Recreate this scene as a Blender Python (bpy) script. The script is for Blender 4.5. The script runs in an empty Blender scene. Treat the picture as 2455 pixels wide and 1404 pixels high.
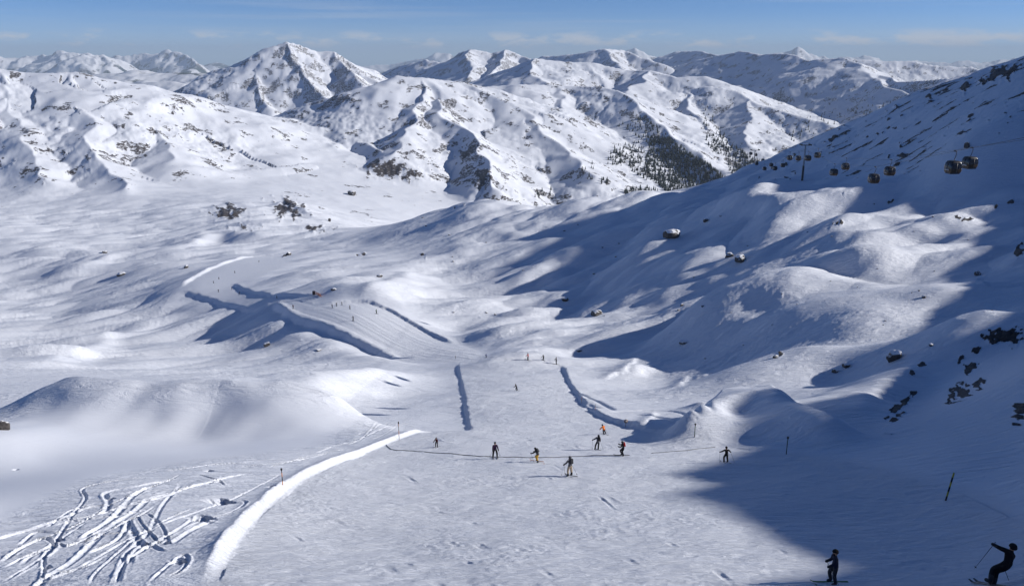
import bpy, bmesh, math, random
import numpy as np
from mathutils import Vector, Matrix

# ------------------------------------------------------------------ camera, light, sky
sc = bpy.context.scene
COL = sc.collection
FPX, PITCH = 1950.0, math.radians(16.2)
cd = bpy.data.cameras.new('camera'); cam = bpy.data.objects.new('camera', cd); COL.objects.link(cam)
cd.sensor_width = 36.0; cd.lens = 36.0 * FPX / 2455.0
cd.clip_start = 0.5; cd.clip_end = 80000.0
cam.rotation_euler = (math.radians(90) - PITCH, 0, 0)
sc.camera = cam

SUN_EL, SUN_AZ = math.radians(23.0), math.radians(4.0)      # azimuth measured from +X towards +Y
SUN_DIR = Vector((math.cos(SUN_EL) * math.cos(SUN_AZ), math.cos(SUN_EL) * math.sin(SUN_AZ), math.sin(SUN_EL)))
sl = bpy.data.lights.new('sun', 'SUN'); sl.energy = 5.0; sl.angle = math.radians(0.5); sl.color = (1.0, 0.95, 0.88)
so = bpy.data.objects.new('sun', sl); COL.objects.link(so)
so.rotation_euler = (-SUN_DIR).to_track_quat('-Z', 'Y').to_euler()

world = bpy.data.worlds.new("World"); sc.world = world; world.use_nodes = True
wn, wl = world.node_tree.nodes, world.node_tree.links
wn.clear()
sky = wn.new('ShaderNodeTexSky'); sky.sky_type = 'NISHITA'; sky.sun_disc = False
sky.sun_elevation = SUN_EL; sky.sun_rotation = math.radians(90) - SUN_AZ
sky.altitude = 2400; sky.air_density = 0.6; sky.dust_density = 0.1; sky.ozone_density = 7.0
wbg = wn.new('ShaderNodeBackground'); wbg.inputs[1].default_value = 0.095
wout = wn.new('ShaderNodeOutputWorld')
tc = wn.new('ShaderNodeTexCoord')
def wnoise(scale, detail, sx, sy, sz, rough=0.55, off=0.0):
    mp = wn.new('ShaderNodeMapping'); mp.inputs['Scale'].default_value = (sx, sy, sz)
    mp.inputs['Location'].default_value = (off, off * .7, off * .3)
    wl.new(tc.outputs['Generated'], mp.inputs[0])
    n = wn.new('ShaderNodeTexNoise'); n.inputs['Scale'].default_value = scale
    n.inputs['Detail'].default_value = detail; n.inputs['Roughness'].default_value = rough
    wl.new(mp.outputs[0], n.inputs[0]); return n.outputs[0]
def wmath(op, a, b=None, clamp=False):
    m = wn.new('ShaderNodeMath'); m.operation = op; m.use_clamp = clamp
    for i, v in enumerate((a, b)):
        if v is None: continue
        if isinstance(v, (int, float)): m.inputs[i].default_value = v
        else: wl.new(v, m.inputs[i])
    return m.outputs[0]
def wramp(v, lo, hi, a=0.0, b=1.0):
    m = wn.new('ShaderNodeMapRange'); m.interpolation_type = 'SMOOTHSTEP'
    wl.new(v, m.inputs[0])
    for i, k in zip((1, 2, 3, 4), (lo, hi, a, b)): m.inputs[i].default_value = k
    return m.outputs[0]
sep = wn.new('ShaderNodeSeparateXYZ'); wl.new(tc.outputs['Generated'], sep.inputs[0])
elev = sep.outputs['Z']
# thin cirrus streaks, higher in the sky
cir = wramp(wnoise(2.6, 7, 0.8, 0.8, 30.0, 0.6, 3.1), 0.48, 0.78, 0, 0.24)
cir = wmath('MULTIPLY', cir, wmath('MULTIPLY', wramp(elev, 0.010, 0.035), wramp(elev, 0.30, 0.10)))
cir = wmath('ADD', cir, wramp(elev, 0.055, 0.0, 0.0, 0.22))       # thin veil towards the horizon
# low bank of small clouds sitting on the horizon
bank = wramp(wnoise(15.0, 8, 1.0, 1.0, 3.4, 0.62, 7.7), 0.46, 0.64, 0, 0.8)
bank = wmath('MULTIPLY', bank, wmath('MULTIPLY', wramp(elev, 0.004, 0.014), wramp(elev, 0.034, 0.018)))
fac = wmath('MAXIMUM', cir, bank)
mixc = wn.new('ShaderNodeMix'); mixc.data_type = 'RGBA'
wl.new(fac, mixc.inputs[0]); wl.new(sky.outputs[0], mixc.inputs[6]); mixc.inputs[7].default_value = (6.4, 6.6, 7.0, 1)
wl.new(mixc.outputs[2], wbg.inputs[0]); wl.new(wbg.outputs[0], wout.inputs[0])

sc.view_settings.view_transform = 'Standard'; sc.view_settings.look = 'None'
sc.view_settings.exposure = 0.1; sc.view_settings.gamma = 1.0
cy = sc.cycles
cy.max_bounces = 5; cy.diffuse_bounces = 1; cy.glossy_bounces = 2; cy.volume_bounces = 0; cy.transparent_max_bounces = 8
cy.use_denoising = True

# ------------------------------------------------------------------ helpers
rnd = random.Random(7); nrs = np.random.RandomState(11)
PERM = nrs.permutation(256).astype(np.int32); PERM = np.concatenate([PERM, PERM, PERM])
ANG = nrs.rand(256).astype(np.float32) * 2 * np.pi
GX, GY = np.cos(ANG), np.sin(ANG)
def gnoise(x, y, seed=0):
    x = np.asarray(x, np.float32) + np.float32(seed * 17.37); y = np.asarray(y, np.float32) + np.float32(seed * 9.71)
    xi = np.floor(x).astype(np.int32); yi = np.floor(y).astype(np.int32)
    xf = x - xi; yf = y - yi; xi &= 255; yi &= 255
    u = xf * xf * xf * (xf * (xf * 6 - 15) + 10); v = yf * yf * yf * (yf * (yf * 6 - 15) + 10)
    def g(ix, iy, dx, dy):
        h = PERM[PERM[ix] + iy]; return GX[h] * dx + GY[h] * dy
    a = g(xi, yi, xf, yf); b = g(xi + 1, yi, xf - 1, yf); c = g(xi, yi + 1, xf, yf - 1); d = g(xi + 1, yi + 1, xf - 1, yf - 1)
    return (a + u * (b - a) + v * ((c + u * (d - c)) - (a + u * (b - a)))) * 1.5
def fbm(x, y, octv, seed=0, gain=0.5, lac=2.03):
    s = 0; amp = 1.0; f = 1.0
    for o in range(octv):
        s = s + amp * gnoise(x * f, y * f, seed + o * 3); amp *= gain; f *= lac
    return s
def ridged(x, y, octv, seed=0, gain=0.5, lac=2.07):
    s = 0; amp = 1.0; f = 1.0; tot = 0
    for o in range(octv):
        s = s + amp * (1 - np.abs(gnoise(x * f, y * f, seed + o * 5)) * 1.6); tot += amp; amp *= gain; f *= lac
    return s / tot
def sstep(a, b, x):
    t = np.clip((x - a) / (b - a), 0, 1); return t * t * (3 - 2 * t)
CP, SP = math.cos(PITCH), math.sin(PITCH)
def ray(px, py):
    u = (px - 1227.5) / FPX; v = (702.0 - py) / FPX; den = CP + v * SP
    return u / den, (-SP + v * CP) / den            # X/Y and Z/Y of the sight line
def P(px, py, Y):
    a, t = ray(px, py); return (a * Y, Y, t * Y)
def project(X, Y, Z):
    zc = Y * CP - Z * SP; yc = Y * SP + Z * CP
    zc = np.where(Y > 14, zc, 1e-4)                  # nothing is placed behind or right below the camera
    return 1227.5 + FPX * X / zc, 702.0 - FPX * yc / zc

# ------------------------------------------------------------------ large form of the land: control points -> thin plate surface
APEX = 12.0
VIS = [
 (1300,1404,27),(1300,1300,36),(1330,1140,60),(1300,1090,73),(1300,1030,96),(1270,990,117),(1240,929,160),(1230,872,210),
 (1130,960,136),(1330,940,152),(1130,1030,95),(1450,1050,88),(1600,1090,73),(1500,1200,50),(1000,1200,50),(800,1300,37),(900,1110,68),
 (1985,1404,27),(2400,1404,25),(1700,1300,36),(1900,1200,49),
 (-250,1404,31),(-250,1250,43),(-250,1120,74),
 (0,1404,30),(300,1404,28.5),(600,1404,27.5),(0,1250,42),(300,1250,40),(600,1250,40.5),(200,1150,55),(400,1150,54),(680,1140,57),(450,1112,63),(720,1100,67),
 (100,1100,76),(300,1080,83),(500,1080,84),(300,1010,112),(600,1010,112),(720,1045,96),(900,1030,100),(0,1060,82),(0,1150,62),
 (400,962,142),(600,960,140),(130,965,140),(850,1000,120),(1000,1030,98),
 (100,900,212),(500,900,205),(900,950,170),(900,900,200),(1010,885,215),(1090,1000,118),
 (200,850,315),(500,865,278),(800,850,250),(955,862,243),
 (100,760,455),(400,778,385),(560,800,340),(600,838,298),(450,830,322),(655,770,326),
 (850,765,298),(1100,850,238),(900,730,330),(740,722,345),
 (100,680,605),(450,692,440),(560,690,430),(660,714,375),
 (100,620,670),(400,610,650),(650,612,600),(100,560,850),(400,560,830),(100,510,1020),(400,505,1000),(600,530,850),
 (1100,780,310),(1100,700,388),(1100,600,495),(1100,525,600),(1250,750,325),(1250,650,425),(1250,560,520),(1250,495,620),
 (1000,640,475),(900,620,500),(800,655,440),(950,575,600),(830,590,610),
 (1400,840,245),(1400,740,320),(1400,640,400),(1400,560,480),(1400,480,600),
 (1600,930,175),(1600,860,210),(1600,760,270),(1600,650,340),(1600,560,410),(1600,475,520),
 (1800,850,190),(1800,750,240),(1800,650,290),(1800,560,340),(1800,480,410),(1800,445,480),
 (2000,800,190),(2000,700,232),(2000,600,285),(2000,500,345),(2000,440,412),
 (2200,810,168),(2200,750,195),(2200,650,245),(2200,560,295),(2200,500,325),(2200,440,352),
 (2450,778,150),(2450,695,195),(2450,569,250),(2450,511,300),(2450,391,345),
 (2100,1000,105),(2300,950,95),(2450,900,86),(2450,1000,70),(2450,1100,56),(2300,1100,59),(2100,1100,65),(1900,1100,69),
 (2300,1200,46),(2400,1300,34),(2000,1250,43),(1750,1060,82),(1700,995,112),(1610,985,122),(1870,1000,98),
 (1500,1000,115),(1550,940,162),(1500,880,203),
 (1922,432,432),(2000,380,480),(2000,330,530),(1900,362,575),(2200,350,420),(2200,260,490),(2300,350,362),(2400,260,410),(2440,320,360),
 # the crest of the dark slope on the right
 (2455,150,480),(2400,165,497),(2350,178,512),(2300,192,528),(2220,210,550),(2150,240,567),(2080,275,580),(1990,312,592),(1900,350,604),(1840,386,615),(1770,425,615),(1700,447,600),(1640,463,580),
 (1480,477,570),(1150,478,640),(1080,503,640),(1000,525,660),
]
HID = [(1300,800,-185),(1480,760,-185),(1640,800,-190),(1640,950,-265),(1900,900,-220),(2150,900,-190),(2300,900,-165),(2455,900,-140),(1000,900,-200),(1300,1100,-272),
 (1700,1150,-330),(2100,1200,-330),(2450,1200,-300),(700,1100,-194),(300,1250,-188),(0,1250,-186),(0,1800,-190),(600,1500,-198),(600,2000,-185),(1000,1600,-235),(1300,1600,-275),
 (1800,2000,-340),(2400,2000,-340),(0,3000,-250),(800,3000,-230),(1600,3000,-310),(2400,3000,-340),(1200,6500,-380),(0,6500,-380),(2455,6500,-380),(3400,3000,-250),(3400,6500,-300),(-900,1500,-180),(-900,3500,-240)]
OUT = [(60,30,2),(75,50,6),(45,15,2),(30,0,2),(60,0,20),(0,0,-9),(0,-6,-7),(-20,-2,-14),(-25,15,-22),(-60,30,-34),(-60,60,-46),(-120,120,-66),(-250,250,-95),(-500,500,-140),(-900,900,-175),
 (130,130,-34),(180,190,-42),(230,260,-42),(270,310,-30),(340,400,-5),(470,500,20),(420,300,20),(250,150,0),(160,80,20),(700,700,0),(110,20,40)]
CTRL = [P(*p) for p in VIS]
for px, Y, z in HID: CTRL.append((ray(px, 400)[0] * Y, Y, z))
CTRL += [(x, y, z) for x, y, z in OUT]
CTRL = np.array(CTRL, np.float64)
cw = CTRL[:, 1] + APEX
cb, cs, cv = CTRL[:, 0] / cw, np.log(cw), CTRL[:, 2] / cw
KB = 1.6
def tps_fit(u, v, val, lam):
    n = len(u); d2 = (u[:, None] - u[None]) ** 2 + (v[:, None] - v[None]) ** 2
    K = np.where(d2 > 1e-12, d2 * np.log(d2 + 1e-12) * 0.5, 0) + lam * np.eye(n)
    Pm = np.c_[np.ones(n), u, v]; A = np.zeros((n + 3, n + 3)); A[:n, :n] = K; A[:n, n:] = Pm; A[n:, :n] = Pm.T
    return np.linalg.solve(A, np.r_[val, 0, 0, 0])
TW = tps_fit(cb * KB, cs, cv, 2e-4)
def tps_eval(u, v):
    out = np.empty(u.size); uf, vf = u.ravel(), v.ravel(); cu = cb * KB
    for i in range(0, uf.size, 20000):
        a, b = uf[i:i + 20000], vf[i:i + 20000]
        d2 = (a[:, None] - cu[None]) ** 2 + (b[:, None] - cs[None]) ** 2
        out[i:i + 20000] = (d2 * np.log(d2 + 1e-12) * 0.5) @ TW[:-3] + TW[-3] + TW[-2] * a + TW[-1] * b
    return out.reshape(u.shape)

# grid of the land: fan of columns, rows spaced by distance
QC, QR1, QR2 = 1150, 600, 620
bcol = np.concatenate([np.linspace(-1.05, -0.72, 40, endpoint=False), np.linspace(-0.72, 0.72, QC, endpoint=False), 0.72 + 5.3 * np.linspace(0, 1, 190) ** 2.2])
srow = np.concatenate([np.linspace(math.log(3.0), math.log(34.0), 60, endpoint=False), np.linspace(math.log(34.0), math.log(110.0), 560, endpoint=False), np.linspace(math.log(110.0), math.log(720.0), QR1, endpoint=False), np.linspace(math.log(720.0), math.log(6800.0), QR2)])
NC, NR = len(bcol), len(srow)
cB = np.linspace(bcol[0], 2.4, 190); cS = np.linspace(srow[0], srow[-1], 200)
coarse = tps_eval(np.repeat((cB * KB)[None], 200, 0), np.repeat(cS[:, None], 190, 1))
def cubic_w(q, nodes):
    t = (q - nodes[0]) / (nodes[1] - nodes[0]); i = np.clip(np.floor(t).astype(int), 1, len(nodes) - 3); f = t - i
    w = np.stack([-.5 * f + f * f - .5 * f ** 3, 1 - 2.5 * f * f + 1.5 * f ** 3, .5 * f + 2 * f * f - 1.5 * f ** 3, -.5 * f * f + .5 * f ** 3])
    M = np.zeros((len(q), len(nodes)))
    for k in range(4): M[np.arange(len(q)), i - 1 + k] = w[k]
    return M
fine = cubic_w(srow, cS) @ coarse @ cubic_w(np.minimum(bcol, 2.35), cB).T
W = np.exp(srow); YR = W - APEX
X = (W[:, None] * bcol[None]).astype(np.float32); Y = np.repeat(YR[:, None], NC, 1).astype(np.float32)
Z = (fine * W[:, None]).astype(np.float32)

def zat(x, y):
    x, y = np.asarray(x, float), np.asarray(y, float)
    w = np.maximum(y + APEX, W[0]); r = np.interp(np.log(w), srow, np.arange(NR)); c = np.interp(x / w, bcol, np.arange(NC))
    r0 = np.clip(r.astype(int), 0, NR - 2); c0 = np.clip(c.astype(int), 0, NC - 2); fr, fc = r - r0, c - c0
    return (Z[r0, c0] * (1 - fr) * (1 - fc) + Z[r0 + 1, c0] * fr * (1 - fc) + Z[r0, c0 + 1] * (1 - fr) * fc + Z[r0 + 1, c0 + 1] * fr * fc)
YS = np.exp(np.linspace(math.log(16), math.log(6700), 3500))
def hit(px, py, dz=0.0, ymin=16):
    a, t = ray(px, py); ys = YS[YS >= ymin]
    g = zat(a * ys, ys) + dz - t * ys
    i = np.argmax(g > 0)
    if g[i] <= 0: return None
    if i == 0: y = ys[0]
    else: y = ys[i - 1] + (ys[i] - ys[i - 1]) * (-g[i - 1]) / (g[i] - g[i - 1])
    return (a * y, y, t * y - dz)
def hits(pts, dz=0.0, ymin=16):
    out = []
    for px, py in pts:
        h = hit(px, py, dz, ymin)
        if h and (not out or .62 < h[1] / out[-1][1] < 1.6): out.append(h)
    return out
def smooth_poly(pts, n=4):
    pts = np.array([p[:2] for p in pts], float)
    if len(pts) < 3: return pts
    e = np.vstack([2 * pts[0] - pts[1], pts, 2 * pts[-1] - pts[-2]]); out = []
    for i in range(1, len(e) - 2):
        for k in range(n):
            t = k / n; p0, p1, p2, p3 = e[i - 1:i + 3]
            out.append(.5 * (2 * p1 + (p2 - p0) * t + (2 * p0 - 5 * p1 + 4 * p2 - p3) * t * t + (3 * p1 - p0 - 3 * p2 + p3) * t ** 3))
    out.append(pts[-1]); return np.array(out)
def near(poly, R):
    lo, hi = poly.min(0) - R, poly.max(0) + R
    r0, r1 = np.searchsorted(YR, [lo[1], hi[1]])
    if r1 <= r0: return None
    sub = (X[r0:r1] > lo[0]) & (X[r0:r1] < hi[0])
    ii = np.nonzero(sub); return (ii[0] + r0, ii[1])
def seg_dist(xs, ys, poly):
    """distance, side (+ = left of travel), arc length, 0..1 along"""
    best = np.full(xs.shape, 1e12, np.float32); side = np.zeros_like(best); arc = np.zeros_like(best); acc = 0.0
    for (x0, y0), (x1, y1) in zip(poly[:-1], poly[1:]):
        dx, dy = x1 - x0, y1 - y0; L2 = dx * dx + dy * dy + 1e-9; L = math.sqrt(L2)
        t = np.clip(((xs - x0) * dx + (ys - y0) * dy) / L2, 0, 1); ex, ey = xs - x0 - t * dx, ys - y0 - t * dy
        d = ex * ex + ey * ey; m = d < best
        best = np.where(m, d, best); side = np.where(m, (dx * ey - dy * ex) / (L * np.sqrt(d) + 1e-6), side); arc = np.where(m, acc + t * L, arc); acc += L
    return np.sqrt(best), side, arc, acc

# ------------------------------------------------------------------ off-frame ridge on the right whose shadow lies over the slope
EDGE = [(1760,1404),(1860,1392),(1985,1360),(1880,1322),(1790,1262),(1705,1215),(1600,1185),(1690,1160),(1590,1138),(1690,1112),(1780,1078),(1690,1052,1.0),(1650,1032,1.7),(2040,1003,1.7),(2000,900),(2090,838),(2120,762),(2250,700),(2290,640),(2320,565),(2290,505),(2200,430),(1900,432),(1760,446),(1650,470),(1600,480)]
wall = []
for px, py, *up in EDGE:
    h = hit(px, py); h = (h[0], h[1], h[2] + (up[0] if up else 0))
    xc = 0.74 * (h[1] + APEX) + 120
    wall.append((xc, h[1] + (xc - h[0]) * math.tan(SUN_AZ), h[2] + (xc - h[0]) * math.tan(SUN_EL) / math.cos(SUN_AZ)))
wall.sort(key=lambda p: p[1])
wy = np.array([p[1] for p in wall]); wz = np.array([p[2] for p in wall]); wx = np.array([p[0] for p in wall])
wx, wy, wz = np.array(wall).T; wz = wz + 20 * sstep(330, 420, wy)
TS = math.tan(SUN_EL) / math.cos(SUN_AZ)
for r in np.nonzero((YR > wy[0] - 40) & (YR < wy[-1] + 40))[0]:
    y = YR[r]; xc = np.interp(y, wy, wx); zc = np.interp(y, wy, wz)
    d = X[r] - xc; ridge_z = zc - np.where(d < 0, -d * 0.62, -d * 0.02)
    lim = np.minimum(Z[r], zc + d * np.where(d < 0, TS, .02) - .5 - 9 * sstep(-2, -30, d))
    th = float(np.interp(y, [25, 60, 110, 200, 400], [.765, .72, .695, .672, .66]))
    wgt = sstep(th, th + .05, X[r] / max(y, 4.0)) * sstep(wy[-1] + 40, wy[-1], y)
    Z[r] = Z[r] * (1 - wgt) + np.maximum(lim, ridge_z) * wgt

ZBASE = Z.copy()
# ------------------------------------------------------------------ rolling humps (order of points: steep, shaded side on the left hand)
HUMPS = [
 ([(715,702),(800,684),(900,652),(985,622),(1060,594)], 6, 18, 18),
 ([(770,728),(850,708),(930,682),(1000,655)], 3.0, 8, 14),
 ([(1610,522),(1490,546),(1410,578),(1345,606)], 7.5, 15, 28),
 ([(1740,590),(1580,592),(1440,625),(1310,660)], 6.5, 24, 28),
 ([(1830,742),(1680,722),(1500,752),(1330,778),(1215,808)], 6.5, 22, 30),
 ([(1910,468),(1760,458),(1640,488)], 8, 18, 22),
 ([(2240,492),(2080,500),(1960,542)], 6, 9, 15),
 ([(2340,530),(2170,548),(2010,575)], 5, 8, 14),
 ([(2180,590),(2010,606),(1890,632),(1780,690)], 7, 15, 20),
 ([(2260,668),(2110,676),(1960,705),(1840,765)], 6, 14, 18),
 ([(2400,655),(2260,672),(2120,720),(2000,790)], 6, 11, 15),
 ([(2060,812),(1930,815),(1810,862),(1725,915)], 7, 11, 14),
 ([(2450,755),(2330,765),(2200,830)], 5, 9, 12),
 ([(2180,865),(2090,930),(2030,990)], 3.0, 5, 9),
 ([(965,862),(860,806),(760,768),(662,724)], 2.0, 16, 5),
 ([(345,765),(240,800),(80,862)], 4.0, 9, 25),
 ([(300,745),(180,770)], 2.5, 9, 22),
 ([(920,870),(770,918),(690,950)], 5, 10, 22),
 ([(1250,478),(1130,474),(1076,500)], 6, 9, 30),
 ([(1345,480),(1280,492)], 3, 8, 14),
 ([(260,605),(180,640),(90,660)], 5, 14, 30),
 ([(200,575),(60,590)], 6, 30, 40),
 ([(1010,522),(900,556)], 6, 14, 40),
 ([(1480,478),(1420,480),(1340,520)], 4, 14, 30),
 ([(640,560),(520,556),(440,580)], 5, 14, 30),
 ([(120,966),(260,975),(400,968),(540,956),(618,938),(700,964),(840,994)], 5.5, 3.6, 8.0),
 ([(600,950),(632,946)], 2.2, 3.5, 5),
 ([(2025,1004),(1900,982),(1800,969),(1735,984),(1660,1020)], 3.0, 4.5, 3.0),
 ([(1695,960),(1660,960)], 1.9, 2.2, 2.4),
 ([(1530,862),(1505,885)], 2.2, 4, 8),
 ([(40,1010),(-20,1030)], 1.2, 8, 10),
]
for pts, h, wl_, wr_ in HUMPS:
    g = []
    for px, py in pts:
        h0 = hit(px, py)
        if h0: h0 = hit(px, py, h, .84 * h0[1])
        if h0 and (not g or .62 < h0[1] / g[-1][1] < 1.6): g.append(h0)
    if len(g) < 2: continue
    poly = smooth_poly(g, 5); R = max(wl_, wr_) * 2.7
    ii = near(poly, R)
    if ii is None: continue
    xs, ys = X[ii], Y[ii]
    wob = 1 + (0.22 if h != 5.5 else .06) * gnoise(xs / (wl_ * 1.6), ys / (wl_ * 1.6), 31)
    d, side, arc, L = seg_dist(xs, ys, poly)
    e = np.minimum(arc, L - arc)
    w = ((wr_ + (wl_ - wr_) * sstep(-1, 1, side * np.tanh(d / (.6 * wl_)))) * wob).astype(np.float32)
    nS = int(max(3, L / (.45 * min(wl_, wr_)))) ; cum = np.r_[0, np.cumsum(np.hypot(*np.diff(poly, axis=0).T))]
    sa = np.linspace(0, L, nS); sx, sy = np.interp(sa, cum, poly[:, 0]), np.interp(sa, cum, poly[:, 1]); acc = np.zeros_like(w); iw = 1 / (w * w)
    for q in range(nS): acc += np.exp(-((xs - sx[q]) ** 2 + (ys - sy[q]) ** 2).astype(np.float32) * iw) * (.5 if q in (0, nS - 1) else 1)
    acc *= (L / (nS - 1)) / (1.772 * w); ends = .5 * (L / (nS - 1)) / (1.772 * w)
    Z[ii] += ((1.25 if h > 4.9 and h < 5.6 or h < 3.3 else .8) * h * np.clip(acc, 0, 1.05) * (1 + (.14 if h != 5.5 else .04) * gnoise(xs / (wl_ * 1.5), ys / (wl_ * 1.5), 5))).astype(np.float32)

# ------------------------------------------------------------------ mountains: crest lines with spurs
MOUNT = [  # crest points (px, py, distance), slope, roughness
 ([(-600,200,1650),(-300,175,1650),(0,165,1700),(60,173,1700),(120,173,1700),(180,169,1720),(230,190,1740),(300,206,1760),(350,216,1800),(400,240,1860),(436,256,1930)], .295, 1.2),
 ([(0,165,1700),(20,235,1560),(50,300,1430),(80,370,1290),(110,430,1180)], .36, 1.2),
 ([(180,169,1720),(160,240,1560),(200,330,1380),(250,395,1260),(300,450,1140)], .34, 1.2),
 ([(300,206,1760),(340,275,1590),(390,330,1460),(420,380,1340)], .34, 1.0),
 ([(400,240,1860),(425,280,1700),(455,305,1620)], .5, .8),
 ([(436,257,2700),(500,205,2850),(560,165,2920),(600,136,2980),(640,114,3020),(688,100,3050),(730,113,3080),(760,123,3100),(800,122,3100),(840,150,3060),(875,180,3000),(920,205,2900)], .56, .9),
 ([(688,100,3050),(722,160,2880),(752,205,2760),(790,240,2650)], .62, .9),
 ([(800,122,3100),(835,165,2920),(870,200,2780)], .62, .9),
 ([(600,136,2980),(620,200,2790),(640,250,2640)], .52, .9),
 ([(735,288,2750),(800,258,2560),(870,226,2350),(950,182,2180),(1020,186,2200),(1100,196,2250),(1150,206,2300),(1200,215,2300)], .42, .8),
 ([(1010,188,2190),(1015,240,2030),(1000,290,1860),(965,345,1690),(935,372,1610)], .46, .9),
 ([(950,182,2180),(930,240,2050),(905,290,1920),(880,335,1800)], .38, .5),
 ([(730,352,2050),(800,335,1900),(880,342,1760),(930,375,1640)], .40, .5),
 ([(1050,235,2060),(1100,300,1860),(1150,348,1700),(1172,410,1530),(1182,450,1460)], .52, 1.0),
 ([(1100,196,2250),(1210,240,2150),(1290,300,2000),(1360,360,1820),(1430,420,1620)], .42, .7),
 ([(1170,206,2600),(1250,202,2600),(1350,205,2650),(1440,206,2600),(1480,216,2550),(1530,252,2380),(1590,300,2230),(1650,350,2080),(1720,405,1930),(1770,440,1850)], .42, .9),
 ([(1330,205,2640),(1350,260,2400),(1400,320,2180),(1440,370,1980)], .40, .8),
 ([(1560,200,3000),(1640,216,2880),(1700,206,2850),(1760,216,2800),(1800,240,2700),(1860,262,2600),(1930,281,2500),(1995,300,2400),(2060,330,2350)], .42, .8),
 ([(1640,216,2880),(1660,270,2600),(1720,320,2350)], .42, .8),
 ([(1800,240,2700),(1790,300,2400),(1800,350,2200)], .40, .6),
 ([(1100,212,3700),(1145,196,3600),(1200,170,3400),(1285,140,3200),(1340,146,3220),(1430,152,3250),(1500,168,3200),(1560,169,3120),(1620,186,3000),(1690,182,3000),(1740,205,2900)], .40, .9),
 ([(1285,140,3200),(1270,175,3000),(1320,205,2820)], .42, .9),
 ([(1560,169,3120),(1550,195,2920),(1500,220,2750)], .4, .8),
 ([(900,190,5000),(930,168,4900),(985,152,4750),(1022,142,4600),(1062,151,4500),(1100,128,4400),(1130,118,4350),(1180,126,4350),(1214,118,4350),(1250,134,4300),(1290,145,4200)], .55, .8),
 ([(1130,118,4350),(1135,160,4000),(1120,190,3800)], .55, .8),
 ([(1214,118,4350),(1200,150,4100),(1170,180,3850)], .6, .8),
 ([(1300,134,5500),(1340,134,5300),(1400,126,5050),(1448,117,4800),(1492,119,4900),(1530,135,4750),(1580,150,4600)], .5, .8),
 ([(1448,117,4800),(1470,145,4500),(1500,168,4250)], .5, .7),
 ([(1560,145,6300),(1620,123,6100),(1680,122,5700),(1722,132,5400),(1800,150,5200)], .5, .8),
 ([(1520,182,5000),(1560,167,4900),(1620,158,4750),(1700,137,4500),(1775,122,4300),(1830,130,4100),(1885,128,3900),(1940,146,3680),(1985,140,3580),(2025,138,3480),(2055,150,3400),(2078,175,3250),(2150,196,3000),(2230,192,2850),(2290,186,2800),(2350,179,2750),(2450,170,2700)], .50, .6),
 ([(1945,146,3680),(1938,190,3400),(1965,240,3120),(1975,262,3000)], .6, .5),
 ([(2055,150,3400),(2090,185,3150),(2180,225,2800),(2260,250,2600)], .42, .5),
 ([(2040,140,4900),(2110,146,4850),(2180,145,4850),(2250,158,4750),(2330,160,4700),(2352,176,4600)], .45, .7),
 # small knolls on the valley floor
 ([(430,500,1080),(500,492,1080),(560,498,1060),(600,510,1020)], .30, .6),
 ([(620,520,980),(680,482,1060),(730,500,1000),(780,540,930)], .34, .8),
]
r0 = int(np.searchsorted(YR, 780.0))
xs, ys = X[r0:], Y[r0:]
BASEZ = Z.copy()
warpx = 38 * fbm(xs / 300, ys / 300, 4, 40); warpy = 38 * fbm(xs / 300, ys / 300, 4, 60)
wx_, wy_ = xs + warpx, ys + warpy
MZ = np.full(xs.shape, -1e5, np.float32); MD = np.full(xs.shape, 1e5, np.float32)
for pts, slope, rough in MOUNT:
    cr = np.array([P(*p) for p in pts], np.float32)
    wxy = cr[:, :2] .copy()
    wxy[:, 0] += 38 * fbm(cr[:, 0] / 300, cr[:, 1] / 300, 4, 40); wxy[:, 1] += 38 * fbm(cr[:, 0] / 300, cr[:, 1] / 300, 4, 60)
    reach = 950.0
    rr0, rr1 = np.searchsorted(YR[r0:], [cr[:, 1].min() - reach, cr[:, 1].max() + reach])
    if rr1 <= rr0: continue
    b0 = (cr[:, 0] / (cr[:, 1] + APEX)).min() - .6; b1 = (cr[:, 0] / (cr[:, 1] + APEX)).max() + .6
    c0, c1 = np.searchsorted(bcol, [b0, b1])
    S = (slice(rr0, rr1), slice(c0, c1))
    px_, py_ = wx_[S], wy_[S]
    zz = np.full(px_.shape, -1e5, np.float32); dd = np.full(px_.shape, 1e5, np.float32); acc = 0.0
    for i in range(len(cr) - 1):
        x0, y0 = wxy[i]; x1, y1 = wxy[i + 1]; dx, dy = x1 - x0, y1 - y0; L2 = dx * dx + dy * dy + 1e-6; L = math.sqrt(L2)
        t = np.clip(((px_ - x0) * dx + (py_ - y0) * dy) / L2, 0, 1)
        d = np.sqrt((px_ - x0 - t * dx) ** 2 + (py_ - y0 - t * dy) ** 2)
        zc = cr[i, 2] + t * (cr[i + 1, 2] - cr[i, 2]) - slope * d * (1.0 - (0.00035 if slope > .33 else 0.0) * np.minimum(d, 800))
        m = zc > zz
        arc = acc + t * L
        gul = (ridged((arc) / 110.0, d / 420.0, 3, 70) - .62) * rough
        zc2 = zc + gul * np.clip(d * .14, 0, 17)
        zz = np.where(m, zc2, zz); dd = np.where(m, d, dd); acc += L
    better = zz > MZ[S]
    MZ[S] = np.where(better, zz, MZ[S]); MD[S] = np.where(better, dd, MD[S])
k = 16.0
hh = np.clip(0.5 + 0.5 * (MZ - Z[r0:]) / k, 0, 1)
newz = Z[r0:] * (1 - hh) + MZ * hh + k * hh * (1 - hh)
mtn = sstep(-10, 25, MZ - Z[r0:])
dist = np.sqrt(xs * xs + ys * ys)
amp = (0.42 + 0.58 * mtn) * sstep(800, 1300, ys)
rgh = sstep(-.35, .45, fbm(xs / 330, ys / 330, 3, 99))                 # rough, rocky belts between smooth snow faces
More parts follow.
